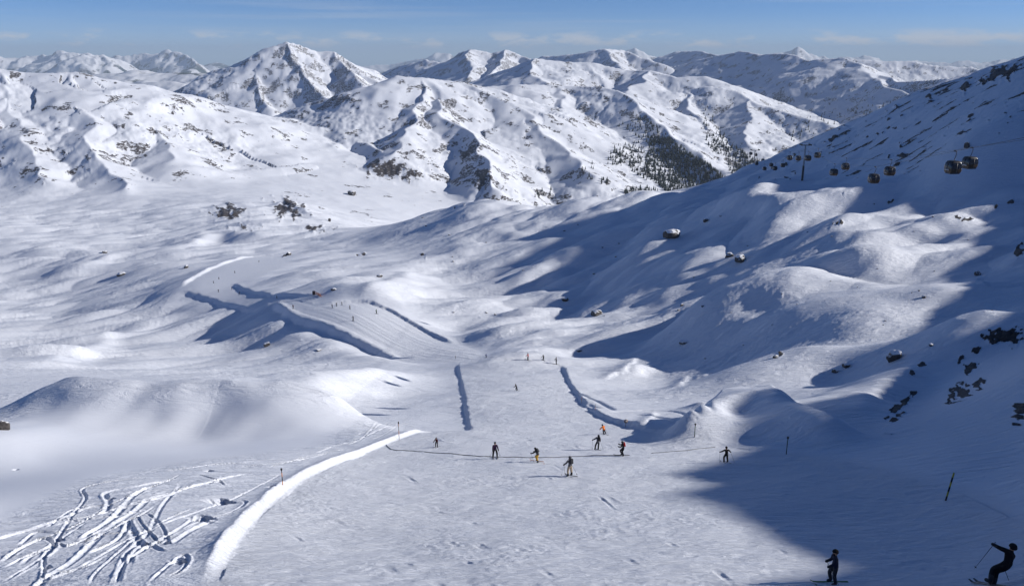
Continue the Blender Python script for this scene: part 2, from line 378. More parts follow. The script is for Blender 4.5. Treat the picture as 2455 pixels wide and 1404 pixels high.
rel = 12 * (ridged(xs / 300, ys / 300, 4, 90, .5) - .55) + rgh * (5.0 * (ridged(xs / 85, ys / 85, 5, 95, .55) - .5) + 1.6 * fbm(xs / 16, ys / 16, 2, 97) * mtn)
newz += amp * rel * np.clip(MD / 60, .3, 1)
Z[r0:] = newz.astype(np.float32)

def poly_mask(polypx, soft=0):
    poly = np.array(polypx, float); m = np.zeros(PX.shape, bool)
    sel = (PX > poly[:, 0].min()) & (PX < poly[:, 0].max()) & (PY > poly[:, 1].min()) & (PY < poly[:, 1].max())
    ii = np.nonzero(sel); qx, qy = PX[ii], PY[ii]; ins = np.zeros(qx.shape, bool)
    for (x0, y0), (x1, y1) in zip(poly, np.roll(poly, -1, 0)):
        c = ((y0 > qy) != (y1 > qy)) & (qx < (x1 - x0) * (qy - y0) / (y1 - y0 + 1e-9) + x0); ins ^= c
    m[ii] = ins; return m
def box(A, r, ax):
    pad = [(r + 1, r) if i == ax else (0, 0) for i in (0, 1)]
    c = np.cumsum(np.pad(A.astype(np.float64), pad, 'edge'), axis=ax); n_ = A.shape[ax]
    hi = np.take(c, np.arange(2 * r + 1, 2 * r + 1 + n_), ax); lo = np.take(c, np.arange(0, n_), ax)
    return ((hi - lo) / (2 * r + 1)).astype(np.float32)
# ------------------------------------------------------------------ wind-shaped detail of the near snow
nr = int(np.searchsorted(YR, 1400.0))
xs, ys = X[:nr], Y[:nr]
PX, PY = project(X, Y, Z)
fade = 1 - sstep(900, 1300, ys)
BOWLPX = [(60,1000),(120,955),(420,955),(560,944),(618,926),(690,952),(850,985),(840,1010),(760,1070),(450,1105),(200,1150),(0,1250),(-100,1250),(-100,1040)]
rx, ry = xs * .94 + ys * .34, -xs * .34 + ys * .94           # wind runs from the lower left to the upper right
rollamp = sstep(110, 260, ys) * fade * (1 - .72 * sstep(1750, 1950, PX[:nr]) * sstep(470, 400, PY[:nr]))
hilly = 0.36 + .84 * sstep(900, 1250, PX[:nr]) * sstep(170, 230, ys)
dom = np.abs(gnoise(rx / 92 + .3 * gnoise(rx / 60, ry / 60, 160), ry / 46, 161)) * 6.5 + np.abs(gnoise(rx / 40, ry / 21, 162)) * 2.6
rollx = hilly * (dom - 2.6) * sstep(850, 1200, PX[:nr]) * sstep(175, 240, ys) + sstep(1000, 700, PX[:nr]) * sstep(180, 300, ys) * (np.abs(gnoise(rx / 85, ry / 36, 165)) * 5.8 + np.abs(gnoise(rx / 38, ry / 17, 166)) * 2.4 - 2.6) + hilly * (1.6 * fbm(rx / 80, ry / 38, 3, 120) + 1.5 * fbm(rx / 36, ry / 17, 3, 124, .45))
Z[:nr] += (rollamp * rollx).astype(np.float32)
BOWL = box(box((poly_mask(BOWLPX) & (Y < 175)).astype(np.float32), 8, 0), 10, 1)
Z[:nr] += (fade * sstep(60, 200, ys) * (1 - BOWL[:nr]) * (sstep(-.45, .45, fbm(xs / 45, ys / 45, 2, 133)) * (0.34 * ridged(rx / 7.5, ry / 2.8, 4, 130, .55) + .25 * ridged(rx / 20, ry / 6.5, 2, 131)))).astype(np.float32)

# ------------------------------------------------------------------ pistes with banks
PISTE = np.zeros(Z.shape, np.float32)
R_EDGE = [(1338,862),(1352,900),(1375,945),(1410,985),(1455,1010),(1510,1025),(1600,1032)]
L_EDGE = [(1040,1027),(965,1050),(900,1078),(800,1118),(710,1165),(630,1235),(570,1310),(522,1404)]
M_EDGE = [(1100,872),(1112,920),(1124,980),(1135,1032)]
F_RIGHT = [(745,737),(810,728),(870,726),(920,741),(1000,786),(1085,826)]
F_LEFT = [(962,862),(915,838),(855,808),(780,775),(700,748),(663,722)]
U_TOP = [(440,690),(470,668),(525,640),(585,620),(630,615),(700,608)]
U_LOW = [(438,694),(500,710),(560,726),(620,736),(664,724)]
U_IN = [(552,680),(580,698),(640,712),(700,713),(765,707)]
PX0, PY0 = project(X, Y, ZBASE); PX1, PY1 = PX, PY
FARP = np.zeros(Z.shape, np.float32)
for pi_, pg in enumerate(([(1338,862),(1352,900),(1375,945),(1410,985),(1455,1010),(1510,1025),(1600,1032),(1700,1068),(2000,1100),(2300,1180),(2455,1260),(2455,1500),(500,1500),(522,1404),(570,1310),(630,1235),(710,1165),(800,1118),(900,1078),(1040,1027),(1135,1032),(1124,980),(1100,872),(1170,857)],
           [(745,737),(870,726),(920,741),(1000,786),(1085,826),(1168,857),(1100,872),(962,862),(855,808),(700,748),(663,722)],
           [(440,692),(525,640),(585,620),(700,608),(640,650),(552,680),(640,712),(765,707),(745,737),(663,722),(620,736),(500,710)])):
    PX, PY = (PX0, PY0)
    pm = poly_mask(pg) & (Y < 720)
    PISTE[pm] = 1.0
    if pi_: FARP[pm] = 1.0
PX, PY = PX1, PY1
for _ in range(2): FARP = box(box(FARP, 14, 0), 36, 1)
FARP = np.clip(FARP * 2.4, 0, 1); FARP = FARP * FARP * (3 - 2 * FARP)
Z = (Z * (1 - FARP) + ZBASE * FARP).astype(np.float32)
def line_feature(pts, fn, R, n=5, pix=True):
    g = hits(pts) if pix else pts
    if len(g) < 2: return
    poly = smooth_poly(g, n); ii = near(poly, R)
    if ii is None: return
    d, side, arc, L = seg_dist(X[ii], Y[ii], poly); m = d < R
    if not m.any(): return
    ii = (ii[0][m], ii[1][m]); e = np.minimum(arc, L - arc)[m]
    Z[ii] += (fn(d[m], side[m], arc[m], e, X[ii], Y[ii])).astype(np.float32)
def step(h, w, Lf, lipw=0.0, sgn=1, endf=2.0, rag=.25):
    """snow bank: rises by h within w on the sgn side of the line, then melts into the slope over Lf"""
    def fn(d, side, arc, e, x, y):
        s = d * side * sgn + rag * w * (gnoise(arc / (w * 2.2), y * .01, 3) + .7 * gnoise(arc / (w * .7), y * .01, 9))
        hh = h * (1 + .3 * gnoise(x / (w * 7), y / (w * 7), 8))
        up = sstep(0, w, s) * np.exp(-np.maximum(s - w, 0) / Lf)
        return hh * up * sstep(0, endf, e)
    return fn
def ridge(h, wl_, wr_, endf=2.0, rag=.25):
    def fn(d, side, arc, e, x, y):
        w = np.where(side > 0, wl_, wr_) * (1 + rag * gnoise(arc / (wl_ * 1.5), y * .01, 4))
        return h * np.exp(-(d / w) ** 2) * sstep(0, endf, e) * (1 + .3 * gnoise(arc / (wl_ * 2), x * 0, 2))
    return fn
line_feature(R_EDGE, step(.7, 1.0, 20, sgn=1, endf=16, rag=.25), 70)
line_feature(L_EDGE, step(0.22, .75, 12, sgn=-1, endf=5, rag=.08), 40)
line_feature(L_EDGE, step(0.34, .72, .75, sgn=-1, endf=5, rag=.12), 12)
line_feature(M_EDGE, step(-.42, .9, 20, sgn=-1, endf=4, rag=.22), 70)
line_feature(F_RIGHT, step(1.0, 1.6, 14, sgn=1, endf=10), 50)
line_feature(F_LEFT, ridge(.5, 3, 1.6, 8), 12)
line_feature(F_LEFT, step(-1.7, 3.2, 26, sgn=1, endf=10), 80)
line_feature(U_TOP, step(1.4, 3.5, 14, sgn=1, endf=20), 50)
line_feature(U_LOW, step(-1.3, 3.5, 22, sgn=-1, endf=14), 70)
line_feature(U_IN, step(1.0, 2.2, 16, sgn=1, endf=12), 50)

a_, b_ = np.array(hit(1060, 858)[:2]), np.array(hit(770, 748)[:2]); u_ = (b_ - a_) / np.hypot(*(b_ - a_))
ii = np.nonzero((PISTE > .5) & (Y > 215) & (Y < 380)); al_ = (X[ii] - a_[0]) * u_[0] + (Y[ii] - a_[1]) * u_[1]; pe_ = -(X[ii] - a_[0]) * u_[1] + (Y[ii] - a_[1]) * u_[0]
Z[ii] += (.10 * gnoise(pe_ / 2.1 + .4 * np.sin(al_ / 40), al_ / 60, 400) + .07 * gnoise(pe_ / .9, al_ / 45, 401)).astype(np.float32)
# soft scars of wind and snow slides in the smooth bowl, single tracks of off-piste skiers
for pts in ([(1380,944),(1420,956),(1450,970),(1476,984)], [(1405,966),(1430,975),(1470,982)], [(1450,986),(1560,984),(1640,990),(1710,992)], [(1520,993),(1600,1002),(1680,1005)]):
    line_feature(pts, lambda d, side, arc, e, x, y: -.35 * np.exp(-(d / .45) ** 2) * sstep(0, 3, e), 2)
line_feature([(1568,988),(1562,1000),(1545,1012),(1530,1020)], ridge(.3, .7, 1.2), 4)
for pts in ([(1520,858),(1500,880),(1470,898),(1440,910)], [(1660,900),(1640,912),(1625,930)], [(1715,890),(1690,900),(1650,912)], [(1740,740),(1720,752),(1700,765)], [(2370,665),(2340,672),(2360,690)]):
    line_feature(pts, ridge(.5, .9, 2.2, 4, .5), 7)

# ------------------------------------------------------------------ ski tracks: deep grooves with thrown-up banks
DUG = np.zeros(Z.shape, np.float32)
def groove(depth, w, bank, rag=.5):
    def fn(d, side, arc, e, x, y):
        j = 1 + .45 * rag * (gnoise(arc / .9, x * 0, 12) + .6 * gnoise(arc / .35, x * 0, 14)) * .6
        wv = w * j
        t = -depth * np.exp(-(d / wv) ** 4) + bank * np.exp(-((d - wv * 1.45) / (wv * .5)) ** 2) * (0.45 + .75 * (side > 0)) * (1 + .5 * gnoise(x / .5, y / .5, 21))
        return t * sstep(0, 1.5, e) * (.75 + .5 * gnoise(arc / 3.0, x * 0, 17))
    return fn
def pwave(x0, y0, x1, y1, n, ampx, ampy=0, ph=0.0):
    out = []
    for i in range(n * 4 + 1):
        t = i / (n * 4); a = math.sin(ph + t * n * math.pi) * (0.7 + .3 * math.sin(3.1 * t + ph))
        out.append((x0 + (x1 - x0) * t + ampx * a, y0 + (y1 - y0) * t + ampy * a))
    return out
TRK = [
 [(0,1365),(70,1330),(130,1300),(170,1240),(205,1195),(200,1170),(260,1155),(370,1140)],
 [(0,1290),(80,1268),(160,1240),(220,1215),(300,1210),(380,1190),(470,1165),(560,1150)],
 [(0,1350),(60,1310),(110,1290),(130,1310),(90,1345),(0,1400)],
 [(100,1404),(105,1370),(110,1330),(150,1290),(210,1250)],
 [(250,1235),(262,1205),(255,1180),(330,1165),(440,1145)],
 [(303,1240),(312,1262),(328,1290),(345,1314)],
 [(328,1232),(340,1255),(366,1285),(390,1312)],[(346,1226),(380,1250),(398,1280),(404,1302)],
 [(215,1404),(230,1375),(290,1320),(330,1290),(400,1245),(470,1215)],
 [(280,1404),(300,1350),(340,1320),(380,1300),(440,1260),(480,1230)],
 [(350,1404),(400,1360),(440,1330),(450,1345),(430,1370),(360,1395)],
 [(310,1360),(320,1330),(350,1305),(390,1320),(420,1320)],
 [(400,1310),(430,1290),(470,1265),(530,1240)],
 [(440,1235),(480,1245),(520,1255)],[(490,1190),(530,1205),(560,1200)],
 [(570,1195),(590,1205),(560,1225),(480,1250),(400,1290)],
 [(60,1404),(120,1380),(200,1360),(260,1330)],
 [(380,1130),(450,1122),(520,1112),(600,1108)],[(470,1135),(520,1150),(540,1165)],
 [(610,1150),(640,1152),(690,1158)],
 [(760,1085),(800,1070),(850,1060),(890,1030),(930,1012)],[(770,1075),(830,1062),(900,1050),(940,1030),(955,1012)],[(800,1060),(880,1045),(960,1020),(985,1014)],
 [(850,1045),(905,1022),(945,1012),(1000,1018)],[(560,1120),(640,1112),(720,1102),(790,1085)],[(640,1120),(700,1105),(760,1090),(830,1075)],
]
for i in range(7):
    x0 = rnd.uniform(0, 330); y0 = rnd.uniform(1240, 1400); x1 = x0 + rnd.uniform(120, 330); y1 = y0 - rnd.uniform(40, 120)
    if y1 < 1115: continue
    TRK.append(pwave(x0, y0, x1, y1, rnd.choice([2, 3]), rnd.uniform(4, 14), rnd.uniform(2, 9), rnd.uniform(0, 6)))
for i in range(6):
    x0 = rnd.uniform(-60, 260); y0 = rnd.uniform(1290, 1430); x1 = rnd.uniform(330, 690); y1 = 1120 + rnd.uniform(0, 100) + max(0, (420 - x1) * .25)
    TRK.append(pwave(x0, y0, x1, y1, rnd.choice([3, 4]), rnd.uniform(5, 13), rnd.uniform(3, 8), rnd.uniform(0, 6)))
for pts in TRK:
    g = hits(pts)
    if len(g) < 2: continue
    line_feature(g, groove(rnd.uniform(.06, .145), rnd.choice([.07, .09, .11, .16]), rnd.uniform(.04, .09)), 1.8, 5, False)
# churned snow between the tracks
ii = np.nonzero((PX < 900) & (PY > 1040) & (PX > -60) & (Y < 100) & (PISTE < .5) & (Y > 20))
off = poly_mask([(-60,1330),(80,1255),(170,1215),(205,1160),(300,1140),(450,1110),(600,1098),(740,1085),(800,1050),(900,1015),(1030,1020),(900,1070),(800,1110),(700,1160),(625,1230),(560,1310),(500,1404),(500,1500),(-60,1500)])
ii = np.nonzero(off)
xs, ys = X[ii], Y[ii]
churn = sstep(-.05, .45, fbm(xs / 4.5, ys / 7, 2, 140))
Z[ii] += (churn * (.035 * np.abs(gnoise(xs / .55, ys / .6, 141)) + .022 * np.abs(gnoise(xs / .25, ys / .3, 142)) + .04 * gnoise(xs / 1.4, ys / 1.6, 143))).astype(np.float32)
PITS = [(525,1202,26,9),(395,1300,10,12),(130,1295,16,9),(110,1360,10,16),(430,1345,14,10),(265,1195,8,10),(345,1305,9,9),(480,1245,24,8),(650,1165,8,6),(37,1125,5,5),(500,1128,8,4)]
for px, py, sx, sy in PITS:
    h = hit(px, py)
    if not h: continue
    r = sx / FPX * math.hypot(h[1], h[2]); poly = np.array([[h[0] - r * .6, h[1] - r * .5], [h[0] + r * .6, h[1] + r * .8]])
    line_feature(poly, ridge(-.5, r, r * .9, .01, .4), r * 4, 1, False)

# piste: shallow scrapes and arcs cut by ski edges
ii = np.nonzero((PISTE > .5) & (Y < 260) & (Y > 18)); xs, ys = X[ii], Y[ii]
Z[ii] += (.10 * fbm(xs / 5.5, ys / 5.5, 2, 150) + .045 * fbm((xs * .9 + ys * .2) / 1.5, (ys - .25 * xs) / .8, 3, 151) + .05 * sstep(.0, .5, fbm(xs / 7, ys / 9, 2, 153)) * np.abs(fbm(xs / .8, ys / 1.0, 3, 154))).astype(np.float32)
for i in range(900):
    px = rnd.uniform(620, 1980); py = 1404 - 480 * rnd.random() ** 1.5
    sc_ = 0.35 + 0.9 * (py - 880) / 520
    ang = rnd.uniform(-.5, .22) if rnd.random() < .7 else rnd.uniform(-1.2, .9); ln = rnd.uniform(8, 42) * sc_ * (1.3 if rnd.random() < .10 else 1); cur = rnd.uniform(-1.1, 1.1)
    pts = []
    for q in range(7):
        t = q / 6 - .5; pts.append((px + ln * t, py - ln * .35 * math.tan(ang) * t + cur * ln * .25 * t * t))
    if not poly_mask([(px - 3, py - 3), (px + 3, py - 3), (px + 3, py + 3), (px - 3, py + 3)]).any() and py < 1000: continue
    h0 = hit(px, py)
    if h0 is None: continue
    k0 = np.argmin(np.abs(YR - h0[1])); c0 = np.argmin(np.abs(bcol - h0[0] / W[k0]))
    if PISTE[k0, c0] < .5: continue
    line_feature(pts, groove(rnd.uniform(.04, .085), rnd.uniform(.08, .17) * (1 + h0[1] / 90), rnd.uniform(.01, .05), .6), .9 + h0[1] / 80, 2)

# ------------------------------------------------------------------ rock showing through
PX, PY = project(X, Y, Z)
dzc = np.gradient(Z, axis=1) / (np.gradient(bcol)[None] * W[:, None])
dzr = np.gradient(Z, axis=0) / np.gradient(YR)[:, None]
dzy = dzr - dzc * bcol[None]
SLOPE = np.sqrt(dzc ** 2 + dzy ** 2).astype(np.float32)
ROCK = np.zeros(Z.shape, np.float32)
far_ = sstep(850, 1150, Y)
n1 = fbm(X / 60, Y / 60, 4, 200); n2 = fbm(X / 16, Y / 16, 3, 210)
ROCK += far_ * (sstep(.36, .92, SLOPE + .34 * n1 + .14 * n2) * .66)
ROCK += far_ * .46 * sstep(.1, .8, n2 * .5 + .7 * n1 + .6 * np.clip(SLOPE - .3, -.3, 1))
ROCK = np.minimum(ROCK, .60 - .05 * sstep(2400, 2600, Y))
PATCH = [ # px, py, half width, half height, tilt, weight, ymin, ymax
 (925,405,70,32,0,.95,1100,2100),(985,420,44,30,.3,.75,1100,2100),(1035,405,26,32,.3,.55,1100,2100),(1120,370,32,40,.9,.75,1100,2200),(1155,425,32,38,.6,.9,1100,2100),
 (1050,285,30,45,.7,.35,1300,2400),(1090,320,35,30,.7,.35,1300,2400),(210,390,42,34,.5,.55,1000,1800),(60,250,45,14,.2,.45,1200,1900),(30,400,50,40,.6,.35,1000,1800),(250,190,60,25,.4,.35,1200,2000),
 (300,260,70,20,.6,.4,1200,1900),(385,240,50,12,.6,.45,1500,2000),(100,440,60,26,.3,.3,900,1500),(350,360,60,40,.5,.25,1000,1700),
 (690,140,28,38,.4,.4,2400,3300),(735,195,36,24,.3,.45,2400,3300),(820,165,48,50,.7,.5,2400,3300),(860,190,25,40,.7,.4,2400,3300),(660,150,20,30,.6,.3,2400,3300),
 (545,508,64,28,0,.85,700,1400),(690,500,64,40,.1,.8,700,1400),(600,545,90,16,0,.62,650,1400),(760,548,70,16,0,.62,600,1400),(640,200,40,60,.6,.12,2400,3300),
 (1470,270,90,50,.5,.25,1700,3000),(1380,230,60,20,.3,.3,1800,3000),(1560,260,60,40,.7,.3,1700,3000),(1480,340,60,40,.6,.25,1500,2600),(1230,190,50,30,-.3,.3,2500,3400),
 (1690,225,60,18,.2,.35,2300,3200),(1820,150,90,25,.2,.3,3000,4200),(1650,160,80,16,-.2,.25,3000,4200),
 (2400,175,60,22,-.35,.75,380,560),(2330,200,50,14,-.5,.6,380,560),(2230,230,40,20,-.6,.5,380,600),(2140,290,90,30,-.75,.35,380,620),(2000,330,90,24,-.5,.4,380,620),(1900,375,80,24,-.6,.4,400,620),
 (1830,410,60,16,-.5,.35,400,620),(2150,330,60,40,-.8,.3,330,560),(2300,300,110,30,-.6,.3,260,520),(2420,270,60,50,-.7,.3,250,480),(1900,420,60,14,-.3,.35,330,560),(2160,374,26,8,.1,.8,280,480),(2140,400,30,6,-.5,.5,250,420),(2300,320,30,8,-.5,.6,250,420),
 (2410,808,58,26,.05,.95,70,180),(2338,842,18,14,-.5,.9,70,180),(2300,862,16,8,-.8,.8,70,180),(2326,882,28,13,-.7,.85,70,180),(2300,942,38,26,-.5,.85,60,160),(2345,920,22,16,-.5,.8,60,160),(2160,970,62,10,-.68,.85,60,170),(2150,1000,40,8,-.7,.7,60,170),
 (2212,872,12,11,-.5,.8,80,200),(2184,892,9,11,-.6,.8,80,200),(2445,990,30,24,-.5,.95,40,130),(2440,605,20,16,-.8,.8,120,300),(2445,590,14,10,-.8,.6,120,300),
 (2310,525,30,8,0,.7,150,350),(1870,848,10,8,-.5,.6,140,260),(2110,486,60,8,-.1,.4,200,420),(2420,485,60,8,-.3,.5,150,330),(2000,540,40,8,-.3,.5,200,420),(1880,706,20,6,0,.5,150,320),(1180,475,40,7,.1,.55,480,760),(1090,500,20,8,-.4,.6,480,760),
 (1310,488,30,6,.1,.55,450,760),(870,607,18,7,-.2,.6,350,650),(1010,611,12,5,-.3,.6,350,650),(680,614,14,6,-.4,.7,400,800),(470,585,60,10,-.2,.35,600,1200),(430,575,30,6,-.2,.4,600,1200),
]
for px, py, hw, hh_, tl, wgt, y0, y1 in PATCH:
    m = (np.abs(PX - px) < hw * 1.7 + hh_) & (np.abs(PY - py) < hh_ * 2 + hw * 1.3) & (Y > y0) & (Y < y1); ii = np.nonzero(m)
    if not len(ii[0]): continue
    ca, sa = math.cos(tl), math.sin(tl); qx, qy = PX[ii] - px, PY[ii] - py
    e = ((qx * ca + qy * sa) / hw) ** 2 + ((-qx * sa + qy * ca) / hh_) ** 2
    sc1 = np.maximum(Y[ii] * .010, .9)
    nn = gnoise(X[ii] / sc1, Z[ii] / sc1 * 1.3 + Y[ii] / sc1 * .5, 220) + .6 * gnoise(X[ii] * 2.2 / sc1, (Z[ii] * 1.4 + Y[ii] * .5) * 2.2 / sc1, 223)
    f = np.exp(-e * 1.1) * wgt
    val = sstep(.36, .80, f + .34 * nn) if y0 > 500 else sstep(.38, .66, f + .42 * nn)
    ROCK[ii] = np.maximum(ROCK[ii], val * ((.60 if y0 > 2000 else .74 if y0 in (700, 650, 600, 1100) else .66) if y0 > 500 else .9))
    Z[ii] += (val * sc1 * (.12 if y0 > 500 else .22) * (.4 + gnoise(X[ii] * 1.7 / sc1, Z[ii] * 1.7 / sc1, 226))).astype(np.float32)
m6 = sstep(1780, 1960, PX) * sstep(455, 415, PY) * sstep(340, 380, Y) * sstep(720, 680, Y)
dd_ = X * .80 + Y * .15; ee_ = X * .2 - Y * .9
ROCK = np.maximum(ROCK, m6 * .62 * sstep(.18, .75, fbm(dd_ / 15, ee_ / 6, 4, 240) + .5 * fbm(X / 70, Y / 70, 2, 245) - .02))
ROCK = np.clip(ROCK, 0, 1)

# ------------------------------------------------------------------ materials
def new_mat(name):
    m = bpy.data.materials.new(name); m.use_nodes = True; nt = m.node_tree
    return m, nt.nodes, nt.links, nt.nodes['Principled BSDF']
def mnode(n, l, typ, ins=None, **props):
    nd = n.new(typ)
    for k, v in props.items(): setattr(nd, k, v)
    for k, v in (ins or {}).items():
        if hasattr(v, 'is_linked') or isinstance(v, bpy.types.NodeSocket): l.new(v, nd.inputs[k])
        else: nd.inputs[k].default_value = v
    return nd
def snow_material():
    m, n, l, b = new_mat('snow and rock')
    geo = n.new('ShaderNodeNewGeometry'); pos = geo.outputs['Position']
    at = n.new('ShaderNodeAttribute'); at.attribute_name = 'rock'
    ap = n.new('ShaderNodeAttribute'); ap.attribute_name = 'piste'
    ad = n.new('ShaderNodeAttribute'); ad.attribute_name = 'fine'
    mpr = mnode(n, l, 'ShaderNodeMapping', {0: pos, 'Scale': (1.0, 1.0, 2.2)})
    n_rock = mnode(n, l, 'ShaderNodeTexNoise', {'Vector': mpr.outputs[0], 'Scale': .17, 'Detail': 8.0, 'Roughness': .78})
    s1 = mnode(n, l, 'ShaderNodeMath', {0: n_rock.outputs[0], 1: .5}, operation='SUBTRACT')
    s2 = mnode(n, l, 'ShaderNodeMath', {0: s1.outputs[0], 1: 2.3, 2: at.outputs['Fac']}, operation='MULTIPLY_ADD')
    rk = mnode(n, l, 'ShaderNodeMapRange', {0: s2.outputs[0], 1: .46, 2: .60}, interpolation_type='SMOOTHSTEP')
    has = mnode(n, l, 'ShaderNodeMapRange', {0: at.outputs['Fac'], 1: .04, 2: .14})
    rf = mnode(n, l, 'ShaderNodeMath', {0: rk.outputs[0], 1: has.outputs[0]}, operation='MULTIPLY')
    rc = mnode(n, l, 'ShaderNodeTexNoise', {'Vector': pos, 'Scale': .35, 'Detail': 6.0, 'Roughness': .7})
    rcol = mnode(n, l, 'ShaderNodeValToRGB', {0: rc.outputs[0]})
    e = rcol.color_ramp.elements; e[0].position = .3; e[0].color = (.028, .026, .03, 1); e[1].position = .75; e[1].color = (.135, .118, .112, 1)
    sn = mnode(n, l, 'ShaderNodeTexNoise', {'Vector': pos, 'Scale': .05, 'Detail': 4.0})
    scol = mnode(n, l, 'ShaderNodeMix', {0: sn.outputs[0], 6: (.755, .80, .895, 1), 7: (.83, .86, .93, 1)}, data_type='RGBA')
    mx = mnode(n, l, 'ShaderNodeMix', {0: rf.outputs[0], 6: scol.outputs[2], 7: rcol.outputs[0]}, data_type='RGBA')
    l.new(mx.outputs[2], b.inputs['Base Color'])
    b.inputs['Roughness'].default_value = .62; b.inputs['Specular IOR Level'].default_value = .25
    # fine relief of the snow: wind ripples off the piste, edge scratches on it
    mp = mnode(n, l, 'ShaderNodeMapping', {0: pos, 'Rotation': (0, 0, .35), 'Scale': (.45, 1.5, 1.0)})
    w1 = mnode(n, l, 'ShaderNodeTexNoise', {'Vector': mp.outputs[0], 'Scale': .55, 'Detail': 6.0, 'Roughness': .6, 'Distortion': .8})
    w2 = mnode(n, l, 'ShaderNodeTexNoise', {'Vector': pos, 'Scale': 5.0, 'Detail': 4.0, 'Roughness': .6})
    mp2 = mnode(n, l, 'ShaderNodeMapping', {0: pos, 'Rotation': (0, 0, .5), 'Scale': (.35, 2.6, 1.0)})
    w3 = mnode(n, l, 'ShaderNodeTexNoise', {'Vector': mp2.outputs[0], 'Scale': 1.7, 'Detail': 5.0, 'Roughness': .65, 'Distortion': 1.5})
    hm = mnode(n, l, 'ShaderNodeMix', {0: ap.outputs['Fac'], 2: w1.outputs[0], 3: w3.outputs[0]}, data_type='FLOAT')
    h2 = mnode(n, l, 'ShaderNodeMath', {0: w2.outputs[0], 1: .12, 2: hm.outputs[0]}, operation='MULTIPLY_ADD')
    h3 = mnode(n, l, 'ShaderNodeMath', {0: rc.outputs[0], 1: rf.outputs[0]}, operation='MULTIPLY')
    h4 = mnode(n, l, 'ShaderNodeMath', {0: h3.outputs[0], 1: 6.0, 2: h2.outputs[0]}, operation='MULTIPLY_ADD')
    bp = mnode(n, l, 'ShaderNodeBump', {'Height': h4.outputs[0], 'Strength': ad.outputs['Fac'], 'Distance': .34})
    l.new(bp.outputs[0], b.inputs['Normal'])
    return m
SNOW = snow_material()
def grid_mesh(name, X, Y, Z, mat, attrs):
    nr_, nc_ = Z.shape; me = bpy.data.meshes.new(name)
    co = np.stack([X, Y, Z], -1).reshape(-1, 3).astype(np.float32)
    i = np.arange(nr_ * nc_, dtype=np.int32).reshape(nr_, nc_)
    q = np.stack([i[:-1, :-1], i[:-1, 1:], i[1:, 1:], i[1:, :-1]], -1).reshape(-1, 4)
    me.vertices.add(len(co)); me.vertices.foreach_set('co', co.ravel())
    me.loops.add(q.size); me.loops.foreach_set('vertex_index', q.ravel())
    me.polygons.add(len(q)); me.polygons.foreach_set('loop_start', np.arange(0, q.size, 4, dtype=np.int32))
    me.polygons.foreach_set('use_smooth', np.ones(len(q), bool))
    me.update(calc_edges=True)
    for k, v in attrs.items():
        a = me.attributes.new(k, 'FLOAT', 'POINT'); a.data.foreach_set('value', v.astype(np.float32).ravel())
    me.materials.append(mat); o = bpy.data.objects.new(name, me); COL.objects.link(o); o['kind'] = 'structure'
    return o
FINE = (1.1 * (1 - sstep(250, 1000, Y)) + .30) * (1 - .6 * sstep(1500, 4000, Y))
FINE = FINE * (1 - BOWL) + .14 * BOWL
PSOFT = box(box(PISTE, 10, 0), 30, 1)
FINE = box(FINE * (1 - .5 * PSOFT), 6, 1)
grid_mesh('terrain', X, Y, Z, SNOW, {'rock': ROCK, 'piste': PSOFT, 'fine': FINE})

